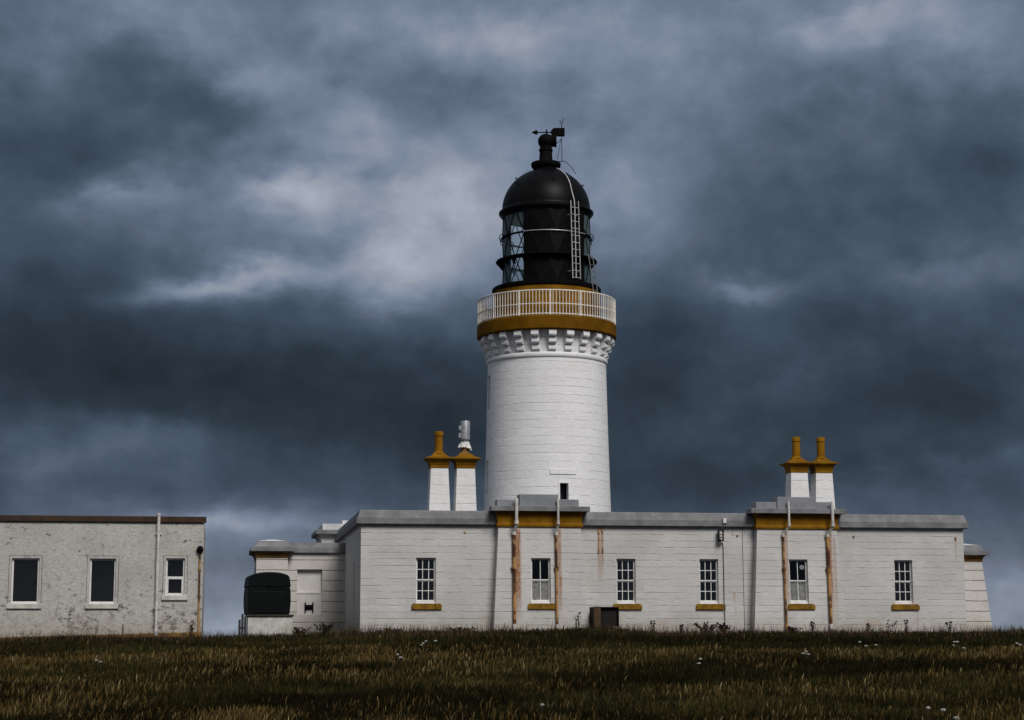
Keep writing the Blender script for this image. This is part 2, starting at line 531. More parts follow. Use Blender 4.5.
M['brown_black'] = worn('dull_brown_black', (.008, .007, .006), (.014, .011, .009), 5, .9, .3)  # plain near-black brown for the box casing, its inner plate and the blinds
M['rubble'] = worn('pinkish_rubble', (.20, .13, .095), (.09, .055, .04), 6, .9, .5)
M['fascia'] = worn('brown_fascia_board', (.05, .025, .011), (.03, .016, .009), 3, .7, .2)
M['cable'] = worn('black_cable', (.03, .03, .03), (.05, .045, .04), 8, .6, .05)

# rough harling on the outbuilding
m, N, b = mat('grubby_white_harling', (.6, .59, .55), .85, 0, .2)
c = N.coord()
x, y, z = N.sep(c)
n1 = N.noise(c, .7, 6, .6)
col = N.mix(N.maprange(n1, .35, .65), (.57, .555, .52), (.47, .455, .42))
gr = N.noise(N.comb(N.math('MULTIPLY', x, 1.0), y, N.math('MULTIPLY', z, 1.4)), 4.2, 9, .78)
grain = N.noise(N.comb(x, y, N.math('MULTIPLY', z, 1.8)), 9, 6, .75)
col = N.mix(N.maprange(grain, .36, .64, 0, .5), col, (.27, .26, .235))
lowz = N.maprange(z, -.3, 1.7, .485, .572)
spots = N.maprange(N.math('SUBTRACT', gr, lowz), -.04, .08)
patch = N.maprange(N.noise(c, 1.1, 4, .6), .42, .6)
col = N.mix(N.math('MULTIPLY', spots, N.math('MULTIPLY', N.math('ADD', patch, .35), .85)), col, (.10, .09, .08))
sm = N.noise(N.comb(N.math('MULTIPLY', x, 2), y, N.math('MULTIPLY', z, 10)), 1.2, 6, .65)
col = N.mix(N.math('MULTIPLY', N.maprange(sm, .52, .7), .3), col, (.30, .28, .25))
lw = N.maprange(N.math('ADD', z, N.math('MULTIPLY', N.math('SUBTRACT', N.noise(c, 2.2, 6, .7), .5), 1.2)), -.2, .75, 1, 0)
col = N.mix(N.math('MULTIPLY', lw, .4), col, (.36, .31, .23))
N.put(b.inputs['Base Color'], col)
N.put(b.inputs['Normal'], N.bump(N.noise(c, 26, 5, .7), .8, .03))
M['harl'] = m

# window glass
m, N, b = mat('window_glass', (0, 0, 0), .05)
N.n.remove(b)
tr = N.n.new('ShaderNodeBsdfTransparent')
tr.inputs[0].default_value = (.90, .90, .89, 1)
gl = N.n.new('ShaderNodeBsdfGlossy')
gl.inputs[0].default_value = (1, 1, 1, 1)
gl.inputs['Roughness'].default_value = .03
fr = N.n.new('ShaderNodeFresnel')
fr.inputs[0].default_value = 1.45
ms = N.n.new('ShaderNodeMixShader')
N.l.new(fr.outputs[0], ms.inputs[0])
N.l.new(tr.outputs[0], ms.inputs[1])
N.l.new(gl.outputs[0], ms.inputs[2])
N.l.new(ms.outputs[0], N.n['Material Output'].inputs[0])
M['glass'] = m
# lantern glass: thin, slightly green, brightened by a diffuse veil in its colour
m = m.copy()
m.name = 'lantern_glass'
N = NT(m.node_tree)
tr = [n for n in N.n if n.type == 'BSDF_TRANSPARENT'][0]
tr.inputs[0].default_value = (.97, 1.0, 1.0, 1)
ms = [n for n in N.n if n.type == 'MIX_SHADER'][0]
[n for n in N.n if n.type == 'FRESNEL'][0].inputs[0].default_value = 1.22
df = N.n.new('ShaderNodeBsdfDiffuse')          # teal diffuse share added to make the panes look brighter
df.inputs[0].default_value = (.52, .78, .80, 1)
ms2 = N.n.new('ShaderNodeMixShader')
ms2.inputs[0].default_value = .11
N.l.new(ms.outputs[0], ms2.inputs[1])
N.l.new(df.outputs[0], ms2.inputs[2])
N.l.new(ms2.outputs[0], N.n['Material Output'].inputs[0])
M['lantern_glass'] = m


def leafy(name, a, b_, rough=.8, attr=False):
    m, N, b = mat(name, a, rough, 0, .04)
    if attr:
        at = N.n.new('ShaderNodeAttribute')
        at.attribute_name = 'tone'
        N.put(b.inputs['Base Color'], at.outputs['Color'])
    else:
        N.put(b.inputs['Base Color'], N.mix(N.maprange(N.noise(N.coord(), 12, 4), .35, .65), a, b_))
    return m


M['grass'] = leafy('blade_colour', (.05, .05, .02), (.04, .04, .02), .75, True)
M['weed'] = leafy('dark_weed_leaf', (.012, .014, .008), (.022, .019, .011))
M['weed_red'] = leafy('russet_weed', (.045, .026, .017), (.03, .022, .014))
M['flower'] = leafy('white_petals', (.30, .30, .28), (.2, .2, .18))

m, N, b = mat('dark_peaty_ground', (.03, .026, .014), .95, 0, .1)
c = N.coord()
N.put(b.inputs['Base Color'], N.mix(N.maprange(N.noise(c, .35, 8, .65), .35, .65), (.008, .009, .004), (.016, .012, .006)))
N.put(b.inputs['Normal'], N.bump(N.noise(c, 5, 8, .7), .8, .12))
M['ground'] = m

# ------------------------------------------------------------------ ground
GY = np.array([-400, -60, 0, 18, 30, 40, 48, 53, 58, 74, 90, 200, 500, 6000.])
GZ = np.array([-9, -3.9, -1.87, -1.38, -.98, -.60, -.33, -.20, -.15, -.16, -.5, -5, -18, -40.])
_ys = np.arange(-400, 6001, 1.)
_zs = np.interp(_ys, GY, GZ)
_k = np.exp(-.5 * (np.arange(-9, 10) / 3.) ** 2)
_k /= _k.sum()
_zs = np.convolve(np.pad(_zs, 9, mode='edge'), _k, 'valid')
rng = np.random.default_rng(7)
_NT = rng.random((64, 64))


def vnoise(x, y, s):
    x = np.asarray(x) * s + 1000.3
    y = np.asarray(y) * s + 1000.7
    i, j = np.floor(x).astype(int), np.floor(y).astype(int)
    fx, fy = x - i, y - j
    fx, fy = fx * fx * (3 - 2 * fx), fy * fy * (3 - 2 * fy)
    g = lambda a, b_: _NT[a % 64, b_ % 64]
    return (g(i, j) * (1 - fx) + g(i + 1, j) * fx) * (1 - fy) + (g(i, j + 1) * (1 - fx) + g(i + 1, j + 1) * fx) * fy


def ground_z(x, y):
    z = np.interp(y, _ys, _zs)
    z = z - .020 * np.clip(-4.5 - x, 0, 40) * np.clip((y - 20) / 30, 0, 1) - .004 * np.clip(x - 16, 0, 60)
    z = z + (vnoise(x, y, .23) - .5) * .12 * np.clip((60 - y) / 25, .15, 1) + (vnoise(x, y, .9) - .5) * .05
    z = z + .07 * np.exp(-((y - 56) / 5.) ** 2) * np.exp(-((x - 4) / 8.) ** 2)
    z = z + (vnoise(x, y, .34) - .5) * .2 * np.exp(-((y - 54.5) / 2.6) ** 2)
    return z


def axis(lo, hi, step, far):
    core = np.arange(lo, hi + step / 2, step)
    out = np.geomspace(1, far, 26)
    return np.concatenate([lo - out[::-1], core, hi + out])


gx = axis(-34, 34, .8, 6000)
gy = axis(-6, 84, .8, 5800)
gy = gy[gy > -390]
X, Y = np.meshgrid(gx, gy)
Z = ground_z(X, Y)
nx, ny = len(gx), len(gy)
vs = np.stack([X.ravel(), Y.ravel(), Z.ravel()], 1)
a = np.arange(ny - 1)[:, None] * nx + np.arange(nx - 1)[None, :]
fs = np.stack([a, a + 1, a + nx + 1, a + nx], -1).reshape(-1, 4)
g = MB()
g.v, g.f = vs.tolist(), fs.tolist()
go = g.build('ground', M['ground'], smooth=60)
tag(go, 'dark rough ground rising to the lighthouse buildings', 'ground', kind='structure')

# open sea beyond the headland
M['sea'] = worn('grey_sea_water', (.035, .05, .06), (.05, .065, .075), .05, .25, .6, 0, (.35, .65), .8)
sea = MB()
sea.v, sea.f = [(-9000, 150, -9), (9000, 150, -9), (9000, 9000, -9), (-9000, 9000, -9)], [(0, 1, 2, 3)]
tag(sea.build('sea', M['sea']), 'grey open sea beyond the headland', 'sea', kind='structure')

# ------------------------------------------------------------------ keepers' house
TH = R(9.0)
A = Vector((-4.731, 58.0, 0))
U = Vector((math.cos(TH), math.sin(TH), 0))
V = Vector((-math.sin(TH), math.cos(TH), 0))


def at(s, v, z=0.0):
    return A + U * s + V * v + Vector((0, 0, z))


house = thing('keepers_house', 'long low white keepers house with grey coping and ochre trim below the tower', 'house', A, TH)
ZB = -.5                     # walls run on into the ground
EAVE = 3.37
LEN = 19.82
DEEP = 15.0
WIN = [(1.74, 2.36), (8.15, 8.77), (10.87, 11.49), (17.41, 18.03)]
WZ0, WZ1 = .885, 2.31
ops = [(a_, b_, WZ0, WZ1) for a_, b_ in WIN] + [(4.45, 6.85, ZB, 3.25, .02), (12.9, 15.3, ZB, 3.25, .02)]
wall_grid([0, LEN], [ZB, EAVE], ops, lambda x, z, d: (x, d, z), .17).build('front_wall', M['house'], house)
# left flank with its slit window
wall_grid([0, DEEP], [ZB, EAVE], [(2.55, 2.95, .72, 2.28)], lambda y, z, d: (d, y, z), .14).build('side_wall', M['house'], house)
m = MB()
m.box(LEN - .02, LEN, .02, DEEP, ZB, EAVE)
m.box(.02, LEN - .02, DEEP - .02, DEEP, ZB, EAVE)
m.build('rear_wall', M['house'], house)
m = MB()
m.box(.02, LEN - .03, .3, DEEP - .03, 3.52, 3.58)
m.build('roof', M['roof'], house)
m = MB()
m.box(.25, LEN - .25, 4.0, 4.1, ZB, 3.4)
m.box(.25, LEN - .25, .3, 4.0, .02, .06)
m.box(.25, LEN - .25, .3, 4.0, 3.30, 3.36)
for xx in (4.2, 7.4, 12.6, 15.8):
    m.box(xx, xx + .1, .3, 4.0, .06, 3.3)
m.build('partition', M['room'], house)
COPE = [(.005, 3.34), (.13, 3.345), (.145, 3.36), (.145, 3.54), (.10, 3.555), (.045, 3.76), (.03, 3.79), (-.30, 3.80), (-.30, 3.55)]
MB().sweep([(0, DEEP), (0, 0), (LEN, 0), (LEN, DEEP)], COPE).build('coping', M['lead'], house)


def sash_window(parent, x0, x1, z0, z1, y, cols, rows, mname='frame', curtain=False, sill=None, slant=None):
    """box frame in an opening, two sashes with glazing bars, one pane sheet, ochre sill"""
    def P(m):     # lean everything back with a battered wall
        if slant:
            m.v = [(a, b + slant * (c - z0), c) for a, b, c in m.v]
        return m
    m = MB()
    t = .022
    m.box(x0, x0 + t, y, y + .09, z0 + .075, z1 - t)
    m.box(x1 - t, x1, y, y + .09, z0 + .075, z1 - t)
    m.box(x0, x1, y, y + .09, z1 - t, z1)
    m.box(x0, x1, y - .03, y + .09, z0, z0 + .075)
    w = P(m).build('window', M[mname], parent)
    zm = z0 + .075 + (z1 - z0 - .13) * .5
    for k, (a, b, yy) in enumerate(((zm, z1 - t, y + .022), (z0 + .075, zm, y + .045))):
        m = MB()
        s = .028
        xa, xb = x0 + t, x1 - t
        m.box(xa, xa + s, yy, yy + .03, a, b)
        m.box(xb - s, xb, yy, yy + .03, a, b)
        m.box(xa + s, xb - s, yy, yy + .03, a, a + s + .008)
        m.box(xa + s, xb - s, yy, yy + .03, b - s, b)
        for i in range(1, cols):
            xc = xa + (xb - xa) * i / cols
            m.box(xc - .011, xc + .011, yy + .003, yy + .027, a + s + .008, b - s)
        for i in range(1, rows):
            zc = a + (b - a) * i / rows
            m.box(xa + s, xb - s, yy + .005, yy + .025, zc - .011, zc + .011)
        P(m).build('sash', M[mname], w)
    m = MB()
    m.box(x0 + t, x1 - t, y + .036, y + .039, zm, z1 - t)
    m.box(x0 + t, x1 - t, y + .059, y + .062, z0 + .075, zm)
    P(m).build('pane', M['glass'], w)
    if curtain:
        m = MB()
        n = 40
        vs, fs = [], []
        for i in range(n + 1):
            xx = x0 + t + (x1 - x0 - 2 * t) * i / n
            yy = y + .09 + .015 * math.sin(i * 1.35) + .008 * math.sin(i * .6)
            vs += [(xx, yy, z0 + .05), (xx, yy, zm + .02)]
        for i in range(n):
            fs.append((2 * i, 2 * i + 2, 2 * i + 3, 2 * i + 1))
        m.add(vs, fs)
        P(m).build('curtain', M['curtain'], w, smooth=80)
    if sill:
        m = MB()
        m.box(sill[0], sill[1], sill[2], y - .031, z0 - .185, z0 - .045, 0, 0)
        m.box(sill[0] + .03, sill[1] - .03, sill[2] + .04, y - .031, z0 - .045, z0 - .003)
        m.build('window_sill', M['sill'], w, bevel=.008)
    return w


for i, (a_, b_) in enumerate(WIN):
    sash_window(house, a_, b_, WZ0, WZ1, .085, 3, 2, sill=(a_ - .14, b_ + .19, -.06))
# slit window in the left flank
m = MB()
m.box(.06, .12, 2.55, 2.60, .72, 2.28)
m.box(.06, .12, 2.90, 2.95, .72, 2.28)
m.box(.06, .12, 2.60, 2.90, .72, .78)
m.box(.06, .12, 2.60, 2.90, 2.23, 2.28)
m.box(.07, .11, 2.60, 2.90, 1.48, 1.52)
sw = m.build('window', M['frame'], house)
MB().box(.09, .093, 2.60, 2.90, .78, 2.23).build('pane', M['glass'], sw)


def parapet(parent, path, zt, crown='ochre'):
    """ochre roll and cavetto under a projecting grey slab"""
    z0 = zt - .65
    prof = [(.002, z0), (.05, z0 + .01), (.065, z0 + .06), (.05, z0 + .12), (.028, z0 + .14)]
    for i in range(9):
        t = i / 8 * math.pi / 2
        prof.append((.03 + .10 * (1 - math.cos(t)), z0 + .15 + .34 * math.sin(t)))
    prof += [(.0, z0 + .49)]
    MB().sweep(path, prof).build('cornice', M[crown], parent, smooth=40)
    MB().sweep(path, [(.0, z0 + .492), (.245, z0 + .492), (.255, z0 + .50), (.255, z0 + .64), (.24, z0 + .652), (-.35, z0 + .662), (-.35, z0 + .50)]).build(
        'coping', M['lead'], parent)


def bay(x0b, x1b, x0t, x1t, win, sill, crown):
    ztop = 3.26
    vb, vt = -.46, -.31
    def fn(x, z, d):
        t = (z - 0) / ztop
        y = vb + (vt - vb) * t + d
        if abs(x - x0b) < 1e-4: x = x0b + (x0t - x0b) * t
        if abs(x - x1b) < 1e-4: x = x1b + (x1t - x1b) * t
        return (x, y, z)
    m = wall_grid([x0b, x1b], [ZB, 0, ztop + .1], [(win[0], win[1], WZ0, 2.30)], fn, .17)
    for xb, xt in ((x0b, x0t), (x1b, x1t)):
        e = lambda z, y: fn(xb, z, 0) if y is None else (fn(xb, z, 0)[0], y, z)
        m.add([e(ZB, None), e(ztop + .1, None), e(ztop + .1, .03), e(ZB, .03)], [(0, 1, 2, 3)])
    w = m.build('projecting_bay', M['bay'], house)
    sash_window(house, win[0], win[1], WZ0, 2.30, vb + .04 + .095, 2, 1, curtain=True, sill=(sill[0], sill[1], vb - .02), slant=(vt - vb) / ztop)
    parapet(house, [(x0t, .0), (x0t, vt), (x1t, vt), (x1t, .0)], 3.92)
    for (a, b, z, y0) in crown:
        MB().box(a, b, y0, y0 + .55, 3.90, z).build('parapet_block', M['lead2'], house, bevel=.012)


bay(4.13, 7.17, 4.30, 6.94, (5.33, 5.95), (5.21, 6.13), [(4.24, 4.945, 4.13, -.42), (4.95, 6.19, 4.30, -.47), (6.195, 6.86, 4.15, -.42)])
MB().tube([(14.20, -.245, 2.05), (14.20, -.235, 2.05)], .075, 20).build('pane_vent', M['grey_metal'], house)
bay(12.52, 15.60, 12.72, 15.38, (13.74, 14.36), (13.65, 14.55), [(12.66, 13.355, 4.13, -.42), (13.36, 14.61, 4.30, -.47), (14.615, 15.27, 4.15, -.42)])


def chimney(cx, v0, hb, ht, pot=True):
    """tapered white stack, ochre neck, cavetto cap, low pyramid and pot"""
    v1 = v0 + 2 * hb
    cy = v0 + hb
    z0, z1 = 3.5, 5.37
    st = MB().box(cx - hb - .02, cx + hb + .02, cy - hb - .02, cy + hb + .02, z0, z1, hb - ht + .02, hb - ht + .02).build('chimney', M['chimney'], house)
    q = [(cx - ht, cy + ht), (cx - ht, cy - ht), (cx + ht, cy - ht), (cx + ht, cy + ht)]
    prof = [(.0, z1), (.015, z1 + .005), (.015, z1 + .11), (.03, z1 + .13)]
    for i in range(7):
        t = i / 6 * math.pi / 2
        prof.append((.03 + .14 * (1 - math.cos(t)), z1 + .13 + .17 * math.sin(t)))
    prof += [(.18, z1 + .31), (.18, z1 + .345), (.03, z1 + .385), (-.05, z1 + .44), (-.10, z1 + .49), (-.14, z1 + .51)]
    MB().sweep(q, prof, True).build('chimney_cap', M['ochre'], st, smooth=35)
    zc = z1 + .505
    if pot:
        MB().lathe([(.0, zc), (.20, zc), (.155, zc + .06), (.14, zc + .08), (.132, zc + .58), (.15, zc + .59), (.152, zc + .70), (.135, zc + .74), (.11, zc + .74), (.11, zc + .1), (0, zc + .1)],
                   28, (cx, cy)).build('chimney_pot', M['ochre'], st, smooth=35)
    else:
        MB().lathe([(.0, zc), (.20, zc), (.155, zc + .05), (.13, zc + .07), (.125, zc + .30), (0, zc + .30)], 28, (cx, cy)).build('chimney_pot', M['dark_ochre'], st, smooth=35)
        # metal cowl strapped over the pot
        rnd = random.Random(4)
        m = MB()
        n = 28
        prof = [(.16, zc + .20), (.20, zc + .215), (.165, zc + .29), (.135, zc + .38), (.125, zc + .42)]
        m.lathe(prof, n, (cx, cy))
        m.v = [(a + (a - cx) * rnd.uniform(-.2, .35), b + (b - cy) * rnd.uniform(-.2, .3), c - .08 * max(0, (a - cx) / .2) * (c < zc + .3)) for a, b, c in m.v]
        m.build('cowl_flap', M['white_metal'], st, smooth=30)
        m = MB()
        m.lathe([(0, zc + .42), (.16, zc + .42), (.16, zc + 1.07), (.15, zc + 1.10), (0, zc + 1.12)], 24, (cx + .01, cy))
        m.box(cx - .21, cx - .14, cy - .06, cy + .06, zc + .55, zc + .70)
        m.box(cx - .20, cx - .14, cy - .05, cy + .05, zc + .80, zc + .94)
        m.build('chimney_cowl', M['grey_metal'], st, smooth=35)
        m = MB()
        m.ring(.165, 0, .015, 24)
        m.v = [(a + cx + .01, b + cy, c + zc + .46) for a, b, c in m.v]
        m.build('cowl_strap', M['black_mat'], st, smooth=60)


chimney(2.77, 2.5, .35, .288)
chimney(3.645, 2.5, .345, .30, pot=False)
chimney(15.10, 2.5, .35, .29)
chimney(15.98, 2.5, .35, .29)

# drainpipes: white through the cornice, rusty below
def drainpipe(x, xb, r, shoe):
    vface = lambda z: -.46 + .15 * z / 3.26
    m = MB()
    yt = -.30 - .30
    pts = [(x, -.58, 4.16), (x, -.595, 3.9), (x, -.60, 3.42), (x, -.58, 3.34), (xb, vface(3.16) - .075, 3.12), (xb, vface(3.05) - .075, 3.02)]
    m.tube(pts, r, 10)
    for z in (3.40,):
        m.tube([(x, -.60, z - .05), (x, -.60, z + .05)], r * 1.35, 10)
    m.tube([(xb, vface(3.1) - .075, 3.02), (xb, vface(3.1) - .075, 3.12)], r * 1.4, 10)
    up = m.build('drainpipe', M['pipe_white'], house, smooth=40)
    m = MB()
    m.tube([(xb, vface(3.02) - .075, 3.02), (xb, vface(0.16) - .075, .16)], r, 10)
    for z in (1.98,):
        m.tube([(xb, vface(z) - .075, z - .06), (xb, vface(z) - .075, z + .06)], r * 1.45, 10)
        m.box(xb - r * 2, xb + r * 2, vface(z) - .05, vface(z) - .01, z - .03, z + .03)
    m.build('lower_pipe', M['rust'], up, smooth=40)
    m = MB()
    m.tube([(xb, vface(.2) - .075, .24), (xb, vface(.1) - .075, .10), (xb + .06, vface(0) - .16, .02)], r * 1.3, 10)
    m.build('pipe_shoe', M['pipe_white' if shoe else 'rust'], up, smooth=40)


drainpipe(4.83, 4.78, .052, True)
drainpipe(6.16, 6.13, .038, True)
drainpipe(13.70, 13.56, .036, False)
drainpipe(15.16, 15.04, .050, True)

# cable conduits, outlet box and small iron stubs on the front
m = MB()
m.tube([(11.63, -.03, 2.85), (11.66, -.02, 2.7), (11.66, -.02, .9), (11.67, -.08, .86), (11.67, -.08, .66), (11.67, -.02, .6), (11.68, -.02, -.2)], .013, 6)
m.build('cable', M['cable'], house)
MB().tube([(12.31, -.006, 3.33), (12.315, -.006, 1.8), (12.33, -.006, 0)], .008, 5).build('cable', M['cable'], house)
m = MB()
m.box(11.63, 11.73, -.21, -.12, 3.46, 3.62)
m.tube([(11.66, -.15, 3.46), (11.64, -.12, 3.36), (11.64, -.02, 3.30), (11.63, -.02, 3.2)], .012, 6)
m.build('junction_box', M['white_metal'], house)
for (x, z, w, h) in ((7.57, 3.18, .05, .13), (7.70, 3.2, .05, .1), (7.57, 2.55, .05, .12), (7.70, 2.56, .045, .09), (3.27, 3.12, .05, .06), (12.14, 3.07, .05, .06),
                     (16.05, 3.06, .05, .05), (19.55, 3.04, .06, .09)):
    MB().box(x - w / 2, x + w / 2, -.035, .0, z - h / 2, z + h / 2, .008, 0).build('iron_stub', M['rust'], house)

# ---- left wing with its end pavilion
WV = 7.2
wx0 = -2.05
wing = wall_grid([wx0, .0], [ZB, 2.80], [(-1.66, -.79, .62, 2.2)], lambda x, z, d: (x, WV + d, z), .16).build('side_wing', M['wing'], house)
m = MB()
m.box(-1.655, -.795, WV + .158, WV + .20, .62, 2.2)
m.build('recess_panel', M['panel'], wing)
m = MB()
m.box(-1.655, -.795, WV + .03, WV + .156, 1.36, 1.40)
m.box(-1.655, -.795, WV + .05, WV + .156, .625, 1.36, 0, 0)
m.build('recess_ledge', M['panel'], wing)
MB().sweep([(wx0, WV), (-.02, WV)], [(.002, 2.76), (.10, 2.765), (.11, 2.78), (.10, 2.94), (.06, 3.12), (-.25, 3.14), (-.25, 2.8)]).build('coping', M['lead'], wing)
m = MB()
m.box(wx0, -.03, WV + .2, 13.5, 2.86, 2.94)
m.build('roof', M['roof'], wing)


def pavilion(x0, x1, v0, v1, batter, zt=2.58):
    """small battered end block with ochre cornice, grey coping and pale low top"""
    m = MB()
    vs = []
    H = zt + .02
    def q(z):
        o = batter * (1 - z / H)
        return [(x0 - o, v0 - o), (x1 + o, v0 - o), (x1 + o, v1), (x0 - o, v1)]
    b_, t_ = q(ZB), q(H)
    vs = [(x, y, ZB) for x, y in b_] + [(x, y, H) for x, y in t_]
    m.add(vs, [(0, 1, 5, 4), (1, 2, 6, 5), (2, 3, 7, 6), (3, 0, 4, 7), (4, 5, 6, 7)])
    p = m.build('end_pavilion', M['wing'], house)
    path = [(x0, v1), (x0, v0), (x1, v0), (x1, v1)]
    prof = [(.001, zt - .01)]
    for i in range(7):
        t = i / 6 * math.pi / 2
        prof.append((.02 + .14 * (1 - math.cos(t)), zt + .02 + .2 * math.sin(t)))
    prof += [(-.02, zt + .22)]
    MB().sweep(path, prof).build('cornice', M['dark_ochre'], p, smooth=40)
    MB().sweep(path, [(-.02, zt + .222), (.20, zt + .222), (.215, zt + .23), (.215, zt + .36), (.19, zt + .375), (.06, zt + .40), (.0, zt + .56), (-.2, zt + .60), (-.2, zt + .25)]).build('coping', M['lead'], p)
    m = MB()
    m.box(x0 + .0, x1 - .0, v0 + .0, v1, zt + .575, zt + .66, .42, .42)
    m.build('pavilion_top', M['pale_top'], p)
    return p


pavilion(-3.08, -2.0, 6.92, 10.2, .03)
pavilion(19.85, 22.40, 4.6, 9.0, .22, 2.47)

# projecting bay on the left flank, far back
m = MB()
m.box(-.62, .01, 10.6, 13.6, ZB, 3.3)
sb = m.build('flank_bay', M['bay'], house)
parapet(sb, [(-.62, 13.6), (-.62, 10.6), (.0, 10.6)], 3.77, 'panel')
MB().box(-.62, .45, 10.5, 13.7, 3.77, 4.0).build('parapet_block', M['pale_top'], sb)
MB().box(.12, .75, 10.7, 13.2, 4.001, 4.14).build('parapet_block', M['pale_top'], sb)

# ------------------------------------------------------------------ wall lamp and reel on the wing
wl = thing('wall_lamp', 'black caged wall lamp fixed high on the white front wall', 'wall lamp', at(11.55, -.002, 2.88), TH)
m = MB()
m.box(-.03, .03, -.10, 0, .06, .11)
m.tube([(0, -.05, .02), (0, -.09, -.02), (0, -.12, .02)], .014, 6)
m.build('bracket', M['black_mat'], wl)
m = MB()
for sx in (-.075, .075):
    for yy in (-.21, -.10):
        m.box(sx - .011, sx + .011, yy - .011, yy + .011, .03, .34)
m.box(-.095, .095, -.23, -.08, .34, .38, .02, .02)
m.box(-.09, .09, -.225, -.085, .0, .03)
for zz in (.12, .22):
    m.box(-.086, .086, -.222, -.215, zz, zz + .012)
m.build('cage', M['black_mat'], wl)
MB().lathe([(0, .05), (.05, .06), (.055, .25), (.035, .31), (0, .32)], 16, (0, -.155)).build('lamp_glass', M['pipe_white'], wl, smooth=50)

reel = thing('wall_reel', 'small black reel shaped fitting in the recessed wing panel', 'fitting', at(-1.23, WV + .05, .72), TH)
for sx in (-.15, .11):
    MB().box(sx, sx + .04, -.06, .10, .0, .34).build('side_plate', M['black_mat'], reel)
m = MB()
m.tube([(-.11, .0, .17), (.11, .0, .17)], .085, 16)
m.box(-.11, .11, .02, .10, .12, .22)
m.build('drum', M['black_mat'], reel, smooth=40)

# ------------------------------------------------------------------ the tower
TX, TY = 1.285, 67.5
T = thing('lighthouse_tower', 'tall round white lighthouse tower with ochre gallery and black domed lantern', 'lighthouse', (TX, TY, 0))


def rsh(z):
    t = min(max((9.74 - z) / 9.74, 0), 1)
    return 2.18 + .185 * t + .10 * t * t


SL = [(.175, .31, 4.35, 5.23), (-1.41, -1.25, 8.05, 9.3), (-1.41, -1.25, 4.95, 6.2)]
seg = 112
m = wall_grid([-math.pi + 2 * math.pi * i / seg for i in range(seg + 1)], [ZB, 2, 3.5, 5, 6.5, 8, 9.78], SL,
              lambda a, z, d: ((rsh(z) - d) * math.sin(a), -(rsh(z) - d) * math.cos(a), z), .28)
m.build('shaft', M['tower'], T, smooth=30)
for (a0, a1, z0, z1) in SL:
    m = MB()
    am = (a0 + a1) / 2
    r = rsh((z0 + z1) / 2)
    fn = lambda a, z, d: ((r - d) * math.sin(a), -(r - d) * math.cos(a), z)
    w = .02
    for (b0, b1, y0, y1) in ((a0, a0 + w, z0, z1), (a1 - w, a1, z0, z1), (a0 + w, a1 - w, z0, z0 + .05), (a0 + w, a1 - w, z1 - .05, z1)):
        vs = [fn(b0, y0, .2), fn(b1, y0, .2), fn(b1, y1, .2), fn(b0, y1, .2), fn(b0, y0, .26), fn(b1, y0, .26), fn(b1, y1, .26), fn(b0, y1, .26)]
        m.add(vs, [(0, 1, 2, 3), (7, 6, 5, 4), (0, 4, 5, 1), (1, 5, 6, 2), (2, 6, 7, 3), (3, 7, 4, 0)])
    wn = m.build('slit_window', M['black_mat'], T)
    MB().add([fn(a0, z0, .24), fn(a1, z0, .24), fn(a1, z1, .24), fn(a0, z1, .24)], [(0, 1, 2, 3)]).build('pane', M['glass'], wn)
MB().lathe([(0, .3), (1.9, .3), (1.9, 9.6), (0, 9.6)], 48).build('stair_well', M['room'], T)
# raised dressed margin round the slit and the blank tablet above it
def patch(m, a0, a1, z0, z1, o, n=6):
    vs, fs = [], []
    for i in range(n + 1):
        a = a0 + (a1 - a0) * i / n
        for z, oo in ((z0, -.02), (z0, o), (z1, o), (z1, -.02)):
            r = rsh(z) + oo
            vs.append((r * math.sin(a), -r * math.cos(a), z))
    for i in range(n):
        for k in range(3):
            fs.append((i * 4 + k, i * 4 + k + 4, i * 4 + k + 5, i * 4 + k + 1))
    fs += [(0, 1, 2, 3), tuple(n * 4 + q for q in (3, 2, 1, 0))]
    m.add(vs, fs)
m = MB()
patch(m, .15, .175, 4.3, 5.28, .015, 2)
patch(m, .31, .335, 4.3, 5.28, .015, 2)
patch(m, .175, .31, 5.23, 5.28, .015, 3)
m.build('slit_margin', M['tower'], T)
m = MB()
patch(m, .02, .44, 5.55, 5.71, .03, 8)
m.build('tablet', M['tower'], T)
MB().lathe([(2.17, 9.76), (2.215, 9.77), (2.24, 9.81), (2.24, 9.88), (2.22, 9.93), (2.19, 9.95)], 96).build('string_course', M['tower'], T, smooth=40)
MB().lathe([(2.17, 9.95), (2.18, 10.3), (2.20, 10.6), (2.24, 10.74)], 96).build('gallery_neck', M['tower'], T, smooth=40)
# corbels
prof = [(2.10, 9.98)]
for (zb, r0) in ((9.98, 2.215), (10.23, 2.325), (10.48, 2.445)):
    hgt = .235
    for i in range(7):
        t = -math.pi / 2 + math.pi * i / 6
        prof.append((r0 + .07 * math.cos(t) * (1 if t < 0 else .8), zb + hgt / 2 + hgt / 2 * math.sin(t)))
prof.append((2.10, 10.72))
cm = MB()
n = len(prof)
cm.add([(-.135, -r, z) for r, z in prof] + [(.135, -r, z) for r, z in prof],
       [tuple(range(n)), tuple(range(2 * n - 1, n - 1, -1))] + [(i, i + n, (i + 1) % n + n, (i + 1) % n) for i in range(n)])
c0 = cm.build('corbel', M['tower'], T)
c0.rotation_euler = (0, 0, R(4.0))
for i in range(1, 24):
    c = c0.copy()
    COL.objects.link(c)
    c.rotation_euler = (0, 0, R(4.0 + 15 * i))
MB().lathe([(2.1, 10.725), (2.53, 10.725), (2.575, 10.75), (2.575, 11.18), (2.55, 11.215), (1.9, 11.225)], 112).build('gallery_slab', M['gallery_ochre'], T, smooth=30)
MB().lathe([(1.975, 11.2), (1.975, 12.46), (1.5, 12.47)], 112).build('lantern_base', M['ochre'], T, smooth=30)
